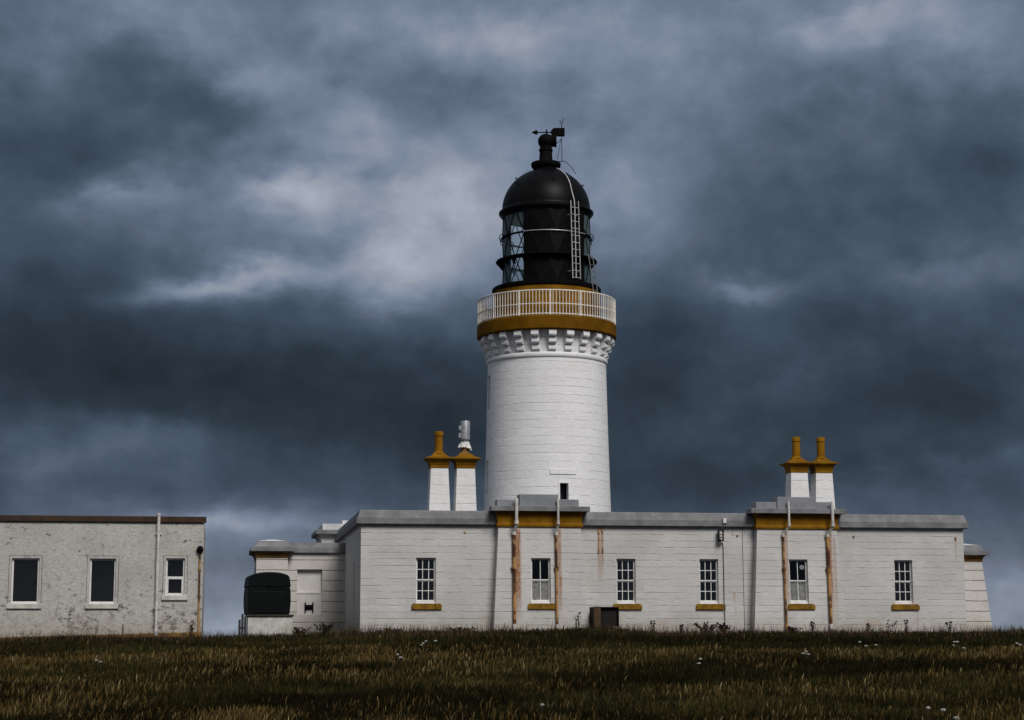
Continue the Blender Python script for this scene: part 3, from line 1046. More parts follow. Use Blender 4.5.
MB().lathe([(1.95, 12.44), (2.0, 12.44), (2.02, 12.47), (2.02, 12.58), (1.99, 12.61), (1.4, 12.63)], 96).build('base_rim', M['black_mat'], T, smooth=30)
# railing
m = MB()
m.ring(2.545, 12.12, .026, 112)
m.ring(2.545, 11.63, .018, 112)
m.ring(2.545, 11.27, .018, 112)
rail = m.build('railing', M['cream'], T, smooth=60)
bm_ = MB()
bm_.tube([(0, -2.545, 11.22), (0, -2.545, 12.11)], .0145, 6)
b0 = bm_.build('baluster', M['cream'], rail)
NB, SHOWN = 132, 100
b0.rotation_euler = (0, 0, -math.pi * (SHOWN - 1) / NB)
for i in range(1, SHOWN):
    b_ = b0.copy()
    COL.objects.link(b_)
    b_.rotation_euler = (0, 0, 2 * math.pi * (i - (SHOWN - 1) / 2) / NB)
m = MB()          # the balusters round the back
for i in range(SHOWN, NB):
    a = 2 * math.pi * (i - (SHOWN - 1) / 2) / NB
    x_, y_ = 2.545 * math.sin(a), -2.545 * math.cos(a)
    m.tube([(x_, y_, 11.22), (x_, y_, 12.11)], .0145, 6)
rear = m.build('rear_balusters', M['cream'], rail)
rear['kind'] = 'stuff'
pm = MB()
pm.tube([(0, -2.545, 11.22), (0, -2.545, 12.15)], .026, 6)
p0 = pm.build('railing_post', M['cream'], rail)
p0.rotation_euler = (0, 0, R(2))
for i in range(1, 14):
    p_ = p0.copy()
    COL.objects.link(p_)
    p_.rotation_euler = (0, 0, R(2) + 2 * math.pi * (i * 7 - .5) / 98 + R(1.5))
# lantern
RL = 1.62
GZ0, GZ1 = 12.61, 15.40
MB().lathe([(RL, GZ0), (RL, GZ1)], 96).build('lantern_glazing', M['lantern_glass'], T, smooth=60)
m = MB()
npan = 12
tiers = [GZ0, 13.58, 14.50, GZ1]
for t in range(3):
    z0, z1 = tiers[t], tiers[t + 1]
    for k in range(npan):
        for sgn in (1, -1):
            pts = []
            for i in range(7):
                a = 2 * math.pi * (k + .5 * 0 + sgn * i / 6 * .5 + (t % 2) * .5) / npan
                pts.append(((RL + .005) * math.sin(a), -(RL + .005) * math.cos(a), z0 + (z1 - z0) * i / 6))
            m.tube(pts, .021, 5, False)
for z in tiers[1:3]:
    m.ring(RL, z, .035, 72)
la = m.build('astragal_lattice', M['black_mat'], T)
A0, A1 = R(-31), R(56)
m = MB()
# blank screens: faceted black plates between the diagonals
for t in range(3):
    z0, z1 = tiers[t], tiers[t + 1]
    nf = 4
    n = nf * 2
    lo = [A0 + (A1 - A0) * i / nf for i in range(nf + 1)]
    hi = [A0] + [A0 + (A1 - A0) * (i + .5) / nf for i in range(nf)] + [A1]
    P = lambda a, z, o: ((RL + .03 + o) * math.sin(a), -(RL + .03 + o) * math.cos(a), z)
    for i in range(nf):
        m.add([P(lo[i], z0, 0), P(lo[i + 1], z0, 0), P(hi[i + 1], z1, .02)], [(0, 1, 2)])
    for i in range(nf + 1):
        m.add([P(lo[i], z0, 0), P(hi[i + 1], z1, .02), P(hi[i], z1, .02)], [(0, 1, 2)])
m.lathe([(RL - .06, GZ0), (RL - .06, GZ1)], 24, (0, 0), A0, A1)
m.build('blank_screen', M['black'], T)
m = MB()
m.ring(RL + .075, 14.50, .020, 24, 6, A0, A1)
m.build('handrail', M['grey_metal'], T, smooth=60)
m = MB()
m.ring(RL + .07, 14.50, .022, 60, 6, A1, A0 + 2 * math.pi)
for k in range(12):
    a = A1 + (2 * math.pi - (A1 - A0)) * (k + .0) / 11
    c_, s_ = math.cos(a), math.sin(a)
    pts = []
    for i in range(9):
        q = 2 * math.pi * i / 8
        rr = RL + .06 + .09 * math.cos(q)
        pts.append((rr * s_, -rr * c_, 14.50 + .14 * math.sin(q)))
    m.tube(pts, .018, 5, False)
m.build('handrail_ring', M['black_mat'], T)
m = MB()
m.lathe([(RL + .02, 13.60), (1.87, 13.60), (1.885, 13.62), (1.87, 13.645), (RL + .02, 13.645)], 96)
for k in range(24):
    a = 2 * math.pi * k / 24
    c_, s_ = math.cos(a), math.sin(a)
    pt = lambda r, z, w: (r * s_ + w * c_, -r * c_ + w * s_, z)
    m.add([pt(RL + .02, 13.60, -.02), pt(1.86, 13.60, -.02), pt(RL + .02, 13.33, -.02), pt(RL + .02, 13.60, .02), pt(1.86, 13.60, .02), pt(RL + .02, 13.33, .02)],
          [(0, 1, 2), (5, 4, 3), (0, 3, 4, 1), (1, 4, 5, 2), (2, 5, 3, 0)])
m.build('lantern_walkway', M['black_mat'], T)
MB().lathe([(1.58, 15.27), (1.64, 15.27), (1.66, 15.33), (1.74, 15.41), (1.765, 15.45), (1.765, 15.51), (1.68, 15.57), (1.655, 15.63)], 96).build('gutter', M['black'], T, smooth=30)
MB().lathe([(.0, 15.25), (1.60, 15.31)], 48).build('lantern_ceiling', M['black_mat'], T)
dp = [(1.645 * math.cos(t), 15.60 + 1.58 * math.sin(t)) for t in [math.pi / 2 * i / 24 for i in range(23)]]
dome = MB().lathe(dp + [(.12, 17.18)], 96).build('dome', M['black'], T, smooth=40)
m = MB()
for k in range(12):
    a = 2 * math.pi * (k + .35) / 12
    t = .55 + .28 * (k % 2)
    r, z = 1.65 * math.cos(t), 15.60 + 1.585 * math.sin(t)
    nr, nz = math.cos(t), math.sin(t)
    pts = []
    for i in range(5):
        q = math.pi * i / 4
        w = .06 * math.cos(q)
        o = .075 * math.sin(q)
        pts.append(((r + nr * o) * math.sin(a) + w * math.cos(a), -(r + nr * o) * math.cos(a) + w * math.sin(a), z + nz * o))
    m.tube(pts, .014, 5)
m.build('dome_handle', M['black_mat'], dome)
MB().lathe([(.46, 17.02), (.46, 17.17), (.55, 17.29), (.56, 17.39), (.54, 17.43), (.30, 17.45), (.27, 17.50), (.25, 17.56), (.235, 17.86), (.26, 17.90), (.26, 17.95), (.225, 17.98),
            (.225, 18.10), (.25, 18.12), (.27, 18.15)], 48).build('vent_neck', M['black_mat'], T, smooth=30)
bz = 18.27
m = MB()
m.lathe([(.0, bz - .29)] + [(.30 * math.cos(t), bz + .29 * math.sin(t)) for t in [-1.3 + 2.6 * i / 16 for i in range(17)]] + [(0, bz + .29)], 36)
# cowl mouth turned away from the wind
n = 16
vs = []
for (xx, rr, zz) in ((.12, .22, bz + .02), (.30, .23, bz + .03), (.40, .26, bz + .02)):
    for k in range(n):
        q = 2 * math.pi * k / n
        vs.append((xx, rr * math.cos(q) * .9, zz + rr * math.sin(q)))
fs = [(j * n + k, j * n + (k + 1) % n, (j + 1) * n + (k + 1) % n, (j + 1) * n + k) for j in range(2) for k in range(n)] + [tuple(range(2 * n, 3 * n))]
m.add(vs, fs)
m.build('ventilator_cowl', M['black_mat'], T, smooth=45)
wv_ = MB()
wv_.tube([(-.52, 0, 18.62), (.3, 0, 18.62)], .022, 6)
wv_.tube([(-.02, 0, 18.51), (-.02, 0, 18.70)], .03, 8)
wv_.box(-.045, .005, -.025, .025, 18.67, 18.73)
wv = wv_.build('wind_vane', M['black_mat'], T)
wv.location.x = .05
MB().add([(-.60, 0, 18.62), (-.40, .10, 18.62), (-.40, -.10, 18.62), (-.40, 0, 18.72), (-.40, 0, 18.52), (-.32, 0, 18.62)],
         [(0, 1, 3), (0, 3, 2), (0, 2, 4), (0, 4, 1), (5, 3, 1), (5, 2, 3), (5, 4, 2), (5, 1, 4)]).build('arrowhead', M['black_mat'], wv)
m = MB()
m.prism([(.12, 18.625), (.24, 18.77), (.64, 18.77), (.66, 18.75), (.66, 18.50), (.64, 18.48), (.24, 18.48)], -.09, .09)
m.build('vane_tail', M['black_mat'], wv)
m = MB()
m.tube([(.60, -.02, 17.45), (.60, -.02, 18.95)], .012, 6)
m.tube([(.60, -.02, 18.93), (.53, -.02, 19.08)], .012, 5)
m.tube([(.60, -.02, 18.93), (.67, -.02, 19.14)], .012, 5)
m.tube([(.60, -.02, 18.36), (.22, -.02, 18.02)], .014, 5)
m.tube([(.57, -.02, 18.36), (.42, -.02, 17.56)], .010, 5)
m.tube([(.45, -.02, 17.50), (.72, -.1, 17.47), (.95, -.3, 17.2), (1.1, -.45, 16.9)], .012, 5)
m.build('antenna', M['black_mat'], T)
# ladder and conduit
AL = .585
def polar(r, z, w=0.0, a=AL):
    return (r * math.sin(a) + w * math.cos(a), -r * math.cos(a) + w * math.sin(a), z)
m = MB()
rl = lambda z: 1.82 if z > 13.9 else 1.92
for w in (-.17, .17):
    m.tube([polar(1.93, 12.70, w), polar(1.83, 15.62, w)], .018, 6)
k = 0
z = 12.74
while z < 15.60:
    r = 1.93 - .1 * (z - 12.70) / 3.12
    m.tube([polar(r, z, -.17), polar(r, z, .17)], .014, 6)
    z += .262
for z in (13.0, 15.1):
    for w in (-.17, .17):
        m.tube([polar(1.9, z, w), polar(1.62, z, w)], .015, 5)
m.build('ladder', M['dull_white'], T, smooth=60)
m = MB()
pts = [polar(1.90, 12.75), polar(1.84, 15.35), polar(1.81, 15.65)]
for i in range(1, 9):
    t = .18 + (1.18 - .18) * i / 8
    pts.append(polar(1.69 * math.cos(t), 15.60 + 1.62 * math.sin(t), 0, AL + .08 * i / 8))
m.tube(pts, .022, 7)
m.build('conduit', M['dull_white'], T, smooth=60)
AR = 1.0
m = MB()
for w in (-.15, .15):
    m.tube([polar(2.22, 11.23, w, AR), polar(2.06, 12.6, w, AR), polar(1.94, 13.45, w, AR), polar(1.88, 13.72, w, AR)], .020, 6)
for i in range(10):
    z = 11.4 + i * .24
    r = 2.22 - .16 * (z - 11.23) / 1.37 if z < 12.6 else 2.06 - .14 * (z - 12.6) / 1.02
    m.tube([polar(r, z, -.15, AR), polar(r, z, .15, AR)], .014, 5)
m.build('ladder', M['dark_iron'], T, smooth=60)

# ------------------------------------------------------------------ outbuilding on the left
OB = thing('outbuilding', 'flat roofed grubby white outbuilding with brown fascia at the left', 'outbuilding', at(-16.5, 0), TH)
ob = lambda s: s + 16.5
LZ1 = 3.34
OW = [(-10.56, -9.75, .86, 2.23), (-8.25, -7.47, .86, 2.23), (-5.97, -5.40, 1.12, 2.25)]
wall_grid([0, ob(-4.84)], [-.9, LZ1], [(ob(a), ob(b), c, d_) for a, b, c, d_ in OW], lambda x, z, d: (x, d, z), .14).build('front_wall', M['harl'], OB)
m = MB()
m.box(ob(-4.86), ob(-4.84), .002, 6, -.9, LZ1)
m.box(0, .02, .002, 6, -.9, LZ1)
m.box(.02, ob(-4.86), 5.98, 6, -.9, LZ1)
m.build('side_wall', M['harl'], OB)
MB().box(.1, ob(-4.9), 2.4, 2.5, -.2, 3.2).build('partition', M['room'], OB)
MB().sweep([(0, 0), (ob(-4.78), 0)], [(.0, 3.345), (.06, 3.345), (.07, 3.36), (.07, 3.51), (.05, 3.53), (-.3, 3.545), (-.3, 3.36)]).build('fascia', M['fascia'], OB)
MB().box(.1, ob(-4.94), .1, 5.95, 3.42, 3.50).build('roof', M['roof'], OB)
m = MB()
x0, x1 = 0.01, ob(-4.85)
m.add([(x0, -.03, -.9), (x1, -.03, -.9), (x1, -.03, .0), (x0, -.03, -.30), (x0, .0, -.9), (x1, .0, -.9), (x1, .0, .01), (x0, .0, -.29)],
      [(0, 1, 2, 3), (3, 2, 6, 7), (1, 5, 6, 2), (0, 3, 7, 4)])
m.build('base_course', M['dark_ochre'], OB)
for i, (a, b, c, d_) in enumerate(OW):
    a, b = ob(a), ob(b)
    m = MB()       # raised render margin
    w, o = .075, -.022
    m.box(a - w, a - .002, o, 0, c, d_)
    m.box(b + .002, b + w, o, 0, c, d_)
    m.box(a - w, b + w, o, 0, d_ + .001, d_ + w)
    mg = m.build('window', M['harl'], OB)
    m = MB()       # open crack round the margin
    e = w + .013
    m.box(a - e, a - w + .001, -.005, -.001, c, d_ + e)
    m.box(b + w - .001, b + e, -.005, -.001, c, d_ + e)
    m.box(a - w, b + w, -.005, -.001, d_ + w, d_ + e)
    m.build('margin_crack', M['cable'], mg)
    m = MB()
    m.box(a - .11, b + .11, -.06, 0, c - .15, c - .001)
    m.build('window_sill', M['plinth'], mg, bevel=.012)
    m = MB()
    t = .05
    y0, y1 = .06, .12
    m.box(a, a + t, y0, y1, c, d_)
    m.box(b - t, b, y0, y1, c, d_)
    m.box(a + t, b - t, y0, y1, c, c + .07)
    m.box(a + t, b - t, y0, y1, d_ - t, d_)
    if i == 2:
        zm = c + (d_ - c) * .47
        m.box(a + t, b - t, y0 - .02, y1, zm - .035, zm + .045)
        m.box(a + t, a + t + .035, y0 - .018, y1 - .03, c + .07, zm - .035)
        m.box(b - t - .035, b - t, y0 - .018, y1 - .03, c + .07, zm - .035)
    m.build('window_frame', M['frame'], mg)
    m = MB()
    m.box(a + t, b - t, .088, .092, c + .07, d_ - t)
    m.build('pane', M['glass'], mg)
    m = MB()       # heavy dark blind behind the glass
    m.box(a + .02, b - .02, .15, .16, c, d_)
    m.build('blind', M['brown_black'], mg)
m = MB()
px = ob(-6.22)
m.tube([(px, -.10, 3.63), (px, -.10, -.1)], .048, 12)
m.tube([(px, -.10, .68), (px, -.10, .80)], .062, 12)
m.tube([(px, -.10, 3.55), (px, -.10, 3.63)], .058, 12)
for z in (3.0, .74):
    m.box(px - .09, px + .09, -.06, .0, z - .03, z + .03)
m.build('drainpipe', M['pipe_white'], OB, smooth=40)
px = ob(-4.95)
m = MB()
m.tube([(px, -.05, 2.45), (px + .01, -.05, -.1)], .026, 8)
for z in (1.1, 1.9):
    m.box(px - .05, px + .05, -.03, .0, z - .02, z + .02)
rp = m.build('rusty_pipe', M['rust'], OB, smooth=40)
MB().lathe([(0, 2.40)] + [(.105 * math.cos(t), 2.52 + .115 * math.sin(t)) for t in [-1.2 + 2.5 * i / 10 for i in range(11)]] + [(0, 2.635)], 20, (px, -.06)).build('round_cap', M['black_mat'], rp, smooth=50)
MB().box(ob(-7.22), ob(-7.19), -.03, .0, -.2, .25).build('marker_strip', M['cable'], OB)

# ------------------------------------------------------------------ oil tank, plinth, stand, rusted box
pl = thing('tank_plinth', 'pale lichened masonry plinth under the black tank', 'plinth', at(-2.68, 3.3), TH)
MB().box(-.73, .73, 0, 2.0, -.6, .52, .01, .01).build('masonry', M['plinth'], pl, bevel=.02)
MB().box(-.77, .77, -.04, 2.04, .522, .585).build('slab', M['dark_wood'], pl, bevel=.01)
tk = thing('oil_tank', 'black plastic oil tank with arched lid standing on its white plinth', 'tank', at(-2.71, 3.36, .587), TH + R(4))
def outline(w, z0, z1, top, bulge):
    pts = [(-w, z0), (w, z0)]
    for i in range(1, 5):
        t = i / 4
        pts.append((w + bulge * math.sin(t * math.pi * .9), z0 + (z1 - z0) * t))
    for i in range(1, 13):
        t = i / 13
        x = w * .93 * math.cos(t * math.pi)
        pts.append((x, z1 + (top - z1) * math.sin(t * math.pi) ** .45))
    for i in range(4, 0, -1):
        t = i / 4
        pts.append((-w - bulge * math.sin(t * math.pi * .9), z0 + (z1 - z0) * t))
    return pts
m = MB()
m.prism(outline(.665, 0, .88, .90, .035), .0, 1.75)
body = m.build('body', M['tank'], tk, bevel=.03)
m = MB()
m.prism([(-.50, .06), (.50, .06), (.53, .74), (-.53, .74)], -.012, .02)
m.build('front_panel', M['tank'], body, bevel=.01)
m = MB()
pts = [(-.685, .885), (.685, .885), (.69, .93)]
for i in range(0, 15):
    t = i / 14
    pts.append((.655 * math.cos(t * math.pi), 1.17 + .21 * math.sin(t * math.pi) ** .8))
pts.append((-.69, .93))
m.prism(pts, -.025, 1.78)
lid = m.build('lid', M['tank'], tk, bevel=.025)
m = MB()
m.box(-.06, .06, -.06, -.026, .93, 1.0)
m.build('latch', M['tank'], lid)
stn = thing('slatted_stand', 'small dark slatted stand at the left foot of the white tank plinth', 'stand', at(-3.56, 3.3), TH)
for i, (x, h) in enumerate(((-.10, .42), (-.01, .60), (.08, .52))):
    MB().box(x - .036, x + .036, -.02, .02, -.5, h).build('slat', M['dark_wood'], stn)
MB().box(-.14, .10, .022, .05, .12, .18).build('rail', M['dark_wood'], stn)

bx = thing('rusted_box', 'dark brown rusted iron box on the ground against the white wall', 'box', at(7.22, -.95), TH)
m = MB()
m.box(0, .03, .0, .75, -.4, .77)
m.box(.76, .79, .0, .75, -.4, .76)
m.box(.03, .76, .0, .75, .74, .77)
m.box(.03, .76, .72, .75, -.4, .74)
m.box(.03, .76, .0, .72, -.4, -.02)
m.build('casing', M['brown_black'], bx)
MB().box(.21, .758, .10, .13, -.4, .738).build('recessed_plate', M['brown_black'], bx)
MB().box(-.01, .20, -.03, .0, -.4, .78).build('front_plate', M['box_rust'], bx)
rb = thing('rubble_heap', 'pinkish stones spilling from the mouth of the rusted box', 'rubble', at(7.74, -1.1, -.12), TH)
rnd = random.Random(11)
def rock(m, c, r):
    n = 7
    vs, fs = [], []
    rows = [-.8, -.35, .15, .6]
    for q in rows:
        for k in range(n):
            a = 2 * math.pi * k / n
            rr = r * math.sqrt(max(.05, 1 - q * q)) * rnd.uniform(.75, 1.2)
            vs.append((c[0] + rr * math.cos(a) * 1.25, c[1] + rr * math.sin(a), c[2] + r * q * .8))
    for j in range(3):
        for k in range(n):
            fs.append((j * n + k, j * n + (k + 1) % n, (j + 1) * n + (k + 1) % n, (j + 1) * n + k))
    fs += [tuple(range(n - 1, -1, -1)), tuple(range(3 * n, 4 * n))]
    m.add(vs, fs)
for (x, y, z, r) in ( (.10, .04, .24, .08), (.24, -.05, .22, .07), (.36, -.06, .17, .08), (.50, -.02, .19, .05), (.05, .10, .10, .16), (.28, .0, .06, .15), (.0, .04, .16, .09)):
    m = MB()
    rock(m, (x, y, z), r)
    m.build('stone', M['rubble'], rb)

# ------------------------------------------------------------------ weeds and flowers
rnd = random.Random(3)
def gz(p):
    return float(ground_z(np.array([p.x]), np.array([p.y]))[0])


def leaf(m, base, d, L, w, up):
    d = d.normalized()
    side = d.cross(Vector((0, 0, 1)))
    side = side.normalized() if side.length > .01 else Vector((1, 0, 0))
    p1 = base + d * L * .5 + Vector((0, 0, up * L * .3))
    p2 = base + d * L + Vector((0, 0, -up * L * .1))
    m.add([base, p1 - side * w, p2, p1 + side * w], [(0, 1, 2, 3)])


def weed(s, v, h, label, kind, name='weed', group='weeds along the foot of the white walls', spread=.15, mname='weed'):
    p = at(s, v)
    p.z = gz(p) - .02
    w = thing(name, label, 'weed', p, rnd.uniform(0, 6), group)
    st, lv = MB(), MB()
    ns = {'tall': 2, 'bush': 14, 'spike': 2, 'thistle': 3}[kind]
    for i in range(ns):
        a = rnd.uniform(0, 6.28)
        hh = h * rnd.uniform(.75, 1.0)
        lean = spread * rnd.uniform(.2, 1)
        tip = Vector((math.cos(a) * lean, math.sin(a) * lean, hh))
        mid = tip * .5 + Vector((0, 0, h * .06))
        st.tube([(0, 0, 0), mid, tip], [.012, .009, .006], 5)
        for k in range({'tall': 16, 'bush': 14, 'spike': 60, 'thistle': 12}[kind]):
            t = rnd.uniform(.15, 1.0)
            b = mid * (2 * t) if t < .5 else mid + (tip - mid) * (2 * t - 1)
            a2 = rnd.uniform(0, 6.28)
            if kind == 'spike':
                leaf(lv, b, Vector((math.cos(a2), math.sin(a2), .8)), .06, .02, .3)
            else:
                leaf(lv, b, Vector((math.cos(a2), math.sin(a2), rnd.uniform(-.1, .9))), rnd.uniform(.06, .13) * (1.2 if kind == 'bush' else 1), rnd.uniform(.015, .04), 1)
        if kind == 'thistle':
            for q in range(10):
                a2 = rnd.uniform(0, 6.28)
                leaf(lv, tip, Vector((math.cos(a2), math.sin(a2), rnd.uniform(.2, 1.5))), .07, .022, .2)
    st.build('stem', M[mname], w)
    lv.build('foliage', M[mname], w)


weed(6.66, -1.2, .80, 'tall leafy weed left of the rusted iron box', 'tall', spread=.16)
weed(10.05, -.7, .42, 'pair of dark dock spikes below and between the two middle windows', 'spike', 'dock_plant', spread=.08)
weed(9.15, -.7, .45, 'thin seeding weed right of the rusted iron box', 'thistle')
weed(10.9, -.8, .42, 'low bushy weed below the wall lamp window', 'bush', spread=.5)
weed(11.4, -.9, .35, 'small bushy weed at the foot of the dangling lamp cable', 'bush', spread=.3)
weed(14.27, -1.0, .45, 'dark round headed weed under the right bay window', 'thistle', mname='weed')
weed(13.6, -1.0, .28, 'russet tuft at the foot of the thin bay drainpipe', 'bush', spread=.3, mname='weed_red')
weed(16.1, -.9, .40, 'slender weed right of the right bay', 'thistle')
weed(16.85, -.8, .62, 'branching weed left of the rightmost house window', 'tall', spread=.3)
weed(17.45, -.8, .55, 'upright single headed weed under the rightmost house window', 'thistle', spread=.05)
weed(18.9, -.8, .50, 'weed with one bent head near the right corner of the house', 'thistle', spread=.12)
weed(-.75, 5.6, .55, 'dark bushy weed in front of the recessed wing panel', 'bush', spread=.45)
weed(-1.7, 4.2, .38, 'dark bushy weed right of the white tank plinth', 'bush', spread=.4)
weed(-5.2, -.8, .50, 'straggly weed at the right end of the outbuilding', 'thistle', spread=.2)
weed(3.1, -.9, .25, 'russet tuft between the first window and the left bay', 'bush', spread=.5, mname='weed_red')
weed(.9, -.9, .28, 'russet tuft near the left corner of the house', 'bush', spread=.5, mname='weed_red')


def flower(x, y, h, heads, label):
    p = Vector((x, y, 0))
    p.z = gz(p)
    w = thing('wildflower', label, 'wildflower', p, 0, 'white wildflowers in the rough grass')
    st, heads_ = MB(), []
    for i in range(heads):
        tip = Vector((rnd.uniform(-.22, .22), rnd.uniform(-.15, .15), h * rnd.uniform(.62, 1)))
        st.tube([(0, 0, 0), tip * .6, tip], [.008, .006, .004], 5)
        R0 = rnd.uniform(.022, .045)
        pt = MB()
        n = 14
        vs = [tip + Vector((0, 0, .016))]
        for q, (rr, zz) in enumerate(((.5, .014), (1., .0), (.9, -.012))):
            vs += [tip + Vector((R0 * rr * math.cos(6.283 * k / n) * rnd.uniform(.75, 1.2), R0 * rr * math.sin(6.283 * k / n) * rnd.uniform(.75, 1.2), zz + rnd.uniform(-.005, .005))) for k in range(n)]
        fs = [(0, 1 + k, 1 + (k + 1) % n) for k in range(n)]
        for q in range(2):
            fs += [(1 + q * n + k, 1 + q * n + n + k, 1 + q * n + n + (k + 1) % n, 1 + q * n + (k + 1) % n) for k in range(n)]
        pt.add(vs, fs)
        heads_.append(pt)
    st.build('stem', M['weed'], w)
    for pt in heads_:
        pt.build('umbel', M['flower'], w)


def on_ground(px, py):
    """point on the meadow seen about there in the photograph, measured once for the layout"""
    a = (px - 512) / F_PX
    for y in np.arange(17, 58, .1):
        z = float(ground_z(np.array([a * y]), np.array([y]))[0]) + .33
        if 640 - F_PX * (z - EYE.z) / y <= py:
            return a * y, y
    return a * 50, 50


for (px, py, n_, lab) in ((430, 643, 4, 'cluster of white umbels in the dark bank below the first house window'),
                          (397, 655, 2, 'two small white umbels below the left corner of the house'),
                          (693, 661, 2, 'pale wildflower in the brown grass below the third house window'),
                          (808, 650, 3, 'loose white wildflower in the brown grass below the right bay'),
                          (863, 643, 3, 'white wildflower on the bank below the right bay edge'),
                          (953, 645, 4, 'spray of white umbels on the bank below the right house corner'),
                          (939, 711, 1, 'single big white umbel at the lower right of the meadow'),
                          (956, 711, 2, 'twin white umbels at the lower right corner of the meadow'),
                          (550, 700, 1, 'lone white wildflower low in the middle of the meadow'),
                          (100, 656, 2, 'faint white wildflower on the bank below the outbuilding'),
                          (1018, 646, 2, 'white wildflower at the right edge of the bank')):
    x_, y_ = on_ground(px, py)
    flower(x_, y_, .38, n_, lab)

# ------------------------------------------------------------------ grass
def meadow(r, n, y0, y1):
    """n root points, evenly dense as the meadow recedes, none inside a building"""
    y = np.exp(r.uniform(np.log(y0), np.log(y1), n))
    x = y * r.uniform(-.37, .37, n)
    s = (x - A.x) * U.x + (y - A.y) * U.y
    v = (x - A.x) * V.x + (y - A.y) * V.y
    ok = ~((v > -.03) & (s > -.02)) & ~((v > -.04) & (s < -4.82)) & ~((v > 3.25) & (s > -3.5) & (s < -1.9))
    return x[ok], y[ok], v[ok], s[ok]


def dryness(x, y):
    big = vnoise(x, y, .13) * .55 + vnoise(x + 9, y, .42) * .45
    ridge = np.exp(-((y - (38.2 + (vnoise(x, y * 0, .10) - .5) * 4)) / 1.9) ** 2)
    near = np.clip((27 - y) / 6, 0, 1)
    bank = np.clip((y - 40.6) / 1.3, 0, 1)
    right = np.clip((x + 1) / 10, 0, 1)
    pd = np.clip(.10 + .85 * ridge + .25 * near + (big - .5) * 2.4 + .20 * right, .02, 1)
    return pd * (1 - .93 * bank), bank


def blades(name, label, x, y, h, w, root, tip, r, lean=.4, wind=.10, mid=.45, out=None, knee=.58, bulge=.8):
    n = len(x)
    z = ground_z(x, y) - .02
    la = r.uniform(0, 2 * np.pi, n) if out is None else out
    ln = r.uniform(.05, lean, n) * h
    lx = np.cos(la) * ln + wind * h
    ly = np.sin(la) * ln
    fa = r.uniform(-1.5, 1.5, n)
    wx, wy = np.cos(fa) * w, np.sin(fa) * w
    V0 = np.stack([x - wx, y - wy, z], 1)
    V1 = np.stack([x + wx, y + wy, z], 1)
    mx_, my_, mz = x + lx * .35, y + ly * .35, z + h * knee
    V2 = np.stack([mx_ + wx * bulge, my_ + wy * bulge, mz], 1)
    V3 = np.stack([mx_ - wx * bulge, my_ - wy * bulge, mz], 1)
    V4 = np.stack([x + lx, y + ly, z + h], 1)
    verts = np.stack([V0, V1, V2, V3, V4], 1).reshape(-1, 3)
    me = bpy.data.meshes.new(name)
    me.vertices.add(n * 5)
    me.vertices.foreach_set('co', verts.astype(np.float32).ravel())
    b = np.arange(n)[:, None] * 5
    loops = np.concatenate([b + np.array([[0, 1, 2, 3]]), b + np.array([[3, 2, 4]])], 1).ravel()
    me.loops.add(n * 7)
    me.loops.foreach_set('vertex_index', loops.astype(np.int32))
    me.polygons.add(n * 2)
    starts = (np.arange(n)[:, None] * 7 + np.array([[0, 4]])).ravel()
    me.polygons.foreach_set('loop_start', starts.astype(np.int32))
    me.update(calc_edges=True)
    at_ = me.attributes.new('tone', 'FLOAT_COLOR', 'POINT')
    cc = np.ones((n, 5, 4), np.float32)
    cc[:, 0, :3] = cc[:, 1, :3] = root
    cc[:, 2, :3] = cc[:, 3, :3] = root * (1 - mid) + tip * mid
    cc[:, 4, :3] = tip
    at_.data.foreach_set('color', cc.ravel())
    me.materials.append(M['grass'])
    o = bpy.data.objects.new(name, me)
    COL.objects.link(o)
    tag(o, label, 'grass', kind='stuff')
    return o


r_ = np.random.default_rng(21)
# green sward
x, y, v, s = meadow(r_, 420000, 16.5, 57.5)
pd, bank = dryness(x, y)
n = len(x)
tuft = vnoise(x + 31, y, .55) * .6 + vnoise(x, y + 17, 1.6) * .4
h = (.10 + .16 * tuft + .12 * bank * (vnoise(x, y, .45) - .3)) * r_.uniform(.55, 1.2, n)
h *= 1 - .35 * np.clip((y - 54) / 3, 0, 1)
pal = np.array([[.017, .0165, .005], [.029, .0245, .007], [.009, .0098, .004], [.060, .043, .014]])
tip = pal[r_.choice(4, n, p=[.4, .3, .2, .1])] * r_.uniform(.6, 1.4, (n, 1)) * (.3 + 1.5 * vnoise(x + 5, y, .8) * vnoise(x, y + 3, .3) * 1.8)[:, None]
blades('green_grass', 'dark green rough grass covering the bank and meadow', x, y, h, .0065 * (.55 + y / 40) * r_.uniform(.7, 1.3, n), tip * .45, tip, r_)
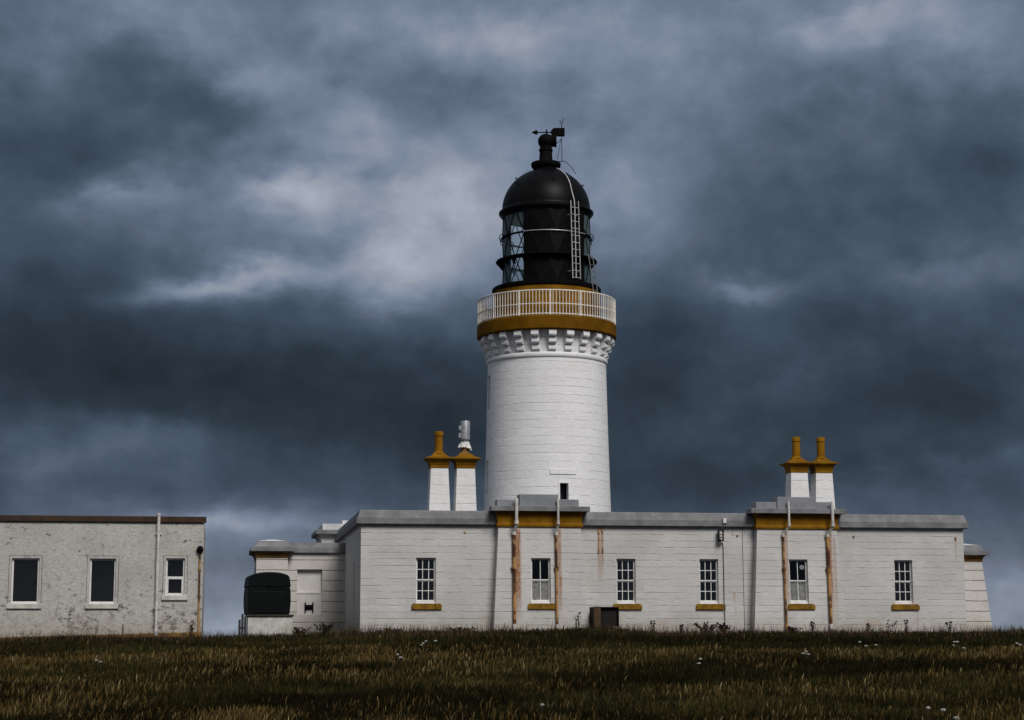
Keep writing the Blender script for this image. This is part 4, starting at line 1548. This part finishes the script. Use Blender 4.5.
# dry stalks in bands and tufts
x, y, v, s = meadow(r_, 360000, 16.5, 57.5)
pd, bank = dryness(x, y)
tuft = vnoise(x, y, 1.1)
k = r_.random(len(x)) < .8 * pd * (.10 + .9 * tuft ** 1.6) + .38 * np.exp(-((y - 38.6) / 1.2) ** 2)
x, y, pd, bank, tuft = x[k], y[k], pd[k], bank[k], tuft[k]
n = len(x)
h = (.11 + .13 * tuft) * r_.uniform(.6, 1.35, n)
pal = np.array([[.135, .088, .026], [.21, .150, .054], [.075, .046, .014], [.36, .28, .14]])
tip = pal[r_.choice(4, n, p=[.42, .28, .24, .06])] * r_.uniform(.6, 1.3, (n, 1))
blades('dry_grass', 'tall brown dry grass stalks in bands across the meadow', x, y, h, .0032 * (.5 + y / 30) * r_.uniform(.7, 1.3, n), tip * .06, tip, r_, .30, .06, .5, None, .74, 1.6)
# tussocks: arching clumps that break up the sward and the skyline
tx, ty, tv, ts = meadow(r_, 3600, 16.5, 56.6)
pd, bank = dryness(tx, ty)
k = r_.random(len(tx)) < .25 + .75 * vnoise(tx + 3, ty + 8, .3)
tx, ty, pd, bank = tx[k], ty[k], pd[k], bank[k]
nb = 45
size = r_.uniform(.32, .72, len(tx)) * (1 + .25 * bank)
pal = np.array([[.018, .020, .006], [.030, .028, .009], [.011, .0125, .005], [.06, .038, .013], [.10, .066, .025]])
kind = np.where(r_.random(len(tx)) < pd * .6, r_.choice([3, 4], len(tx)), r_.choice([0, 1, 2], len(tx)))
rep = lambda q: np.repeat(q, nb)
n = len(tx) * nb
oa = r_.uniform(0, 2 * np.pi, n)
orad = np.sqrt(r_.random(n)) * .13 * rep(size)
x, y = rep(tx) + np.cos(oa) * orad, rep(ty) + np.sin(oa) * orad
v = (x - A.x) * V.x + (y - A.y) * V.y
ok = v < -.08
h = r_.uniform(.16, .36, n) * rep(size)
tip = pal[rep(kind)] * r_.uniform(.55, 1.45, (n, 1))
x, y, h, oa, tip = x[ok], y[ok], h[ok], oa[ok], tip[ok]
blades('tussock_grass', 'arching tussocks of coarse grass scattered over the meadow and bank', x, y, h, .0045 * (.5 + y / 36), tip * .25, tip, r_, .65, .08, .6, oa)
# thin russet stalks with seed along the foot of the walls and over the bank
x, y, v, s = meadow(r_, 52000, 49, 57.8)
k = r_.random(len(x)) < np.clip(vnoise(x, y, .8) * 1.5 - .45, 0, 1) * .5
x, y = x[k], y[k]
n = len(x)
tip = np.array([[.10, .058, .040], [.03, .030, .012]])[r_.choice(2, n)] * r_.uniform(.4, 1.5, (n, 1))
blades('russet_stalks', 'thin russet seed stalks standing against the foot of the white walls', x, y, r_.uniform(.15, .46, n), .006 * r_.uniform(.6, 1.3, n), tip * .8, tip, r_, .35, .05)
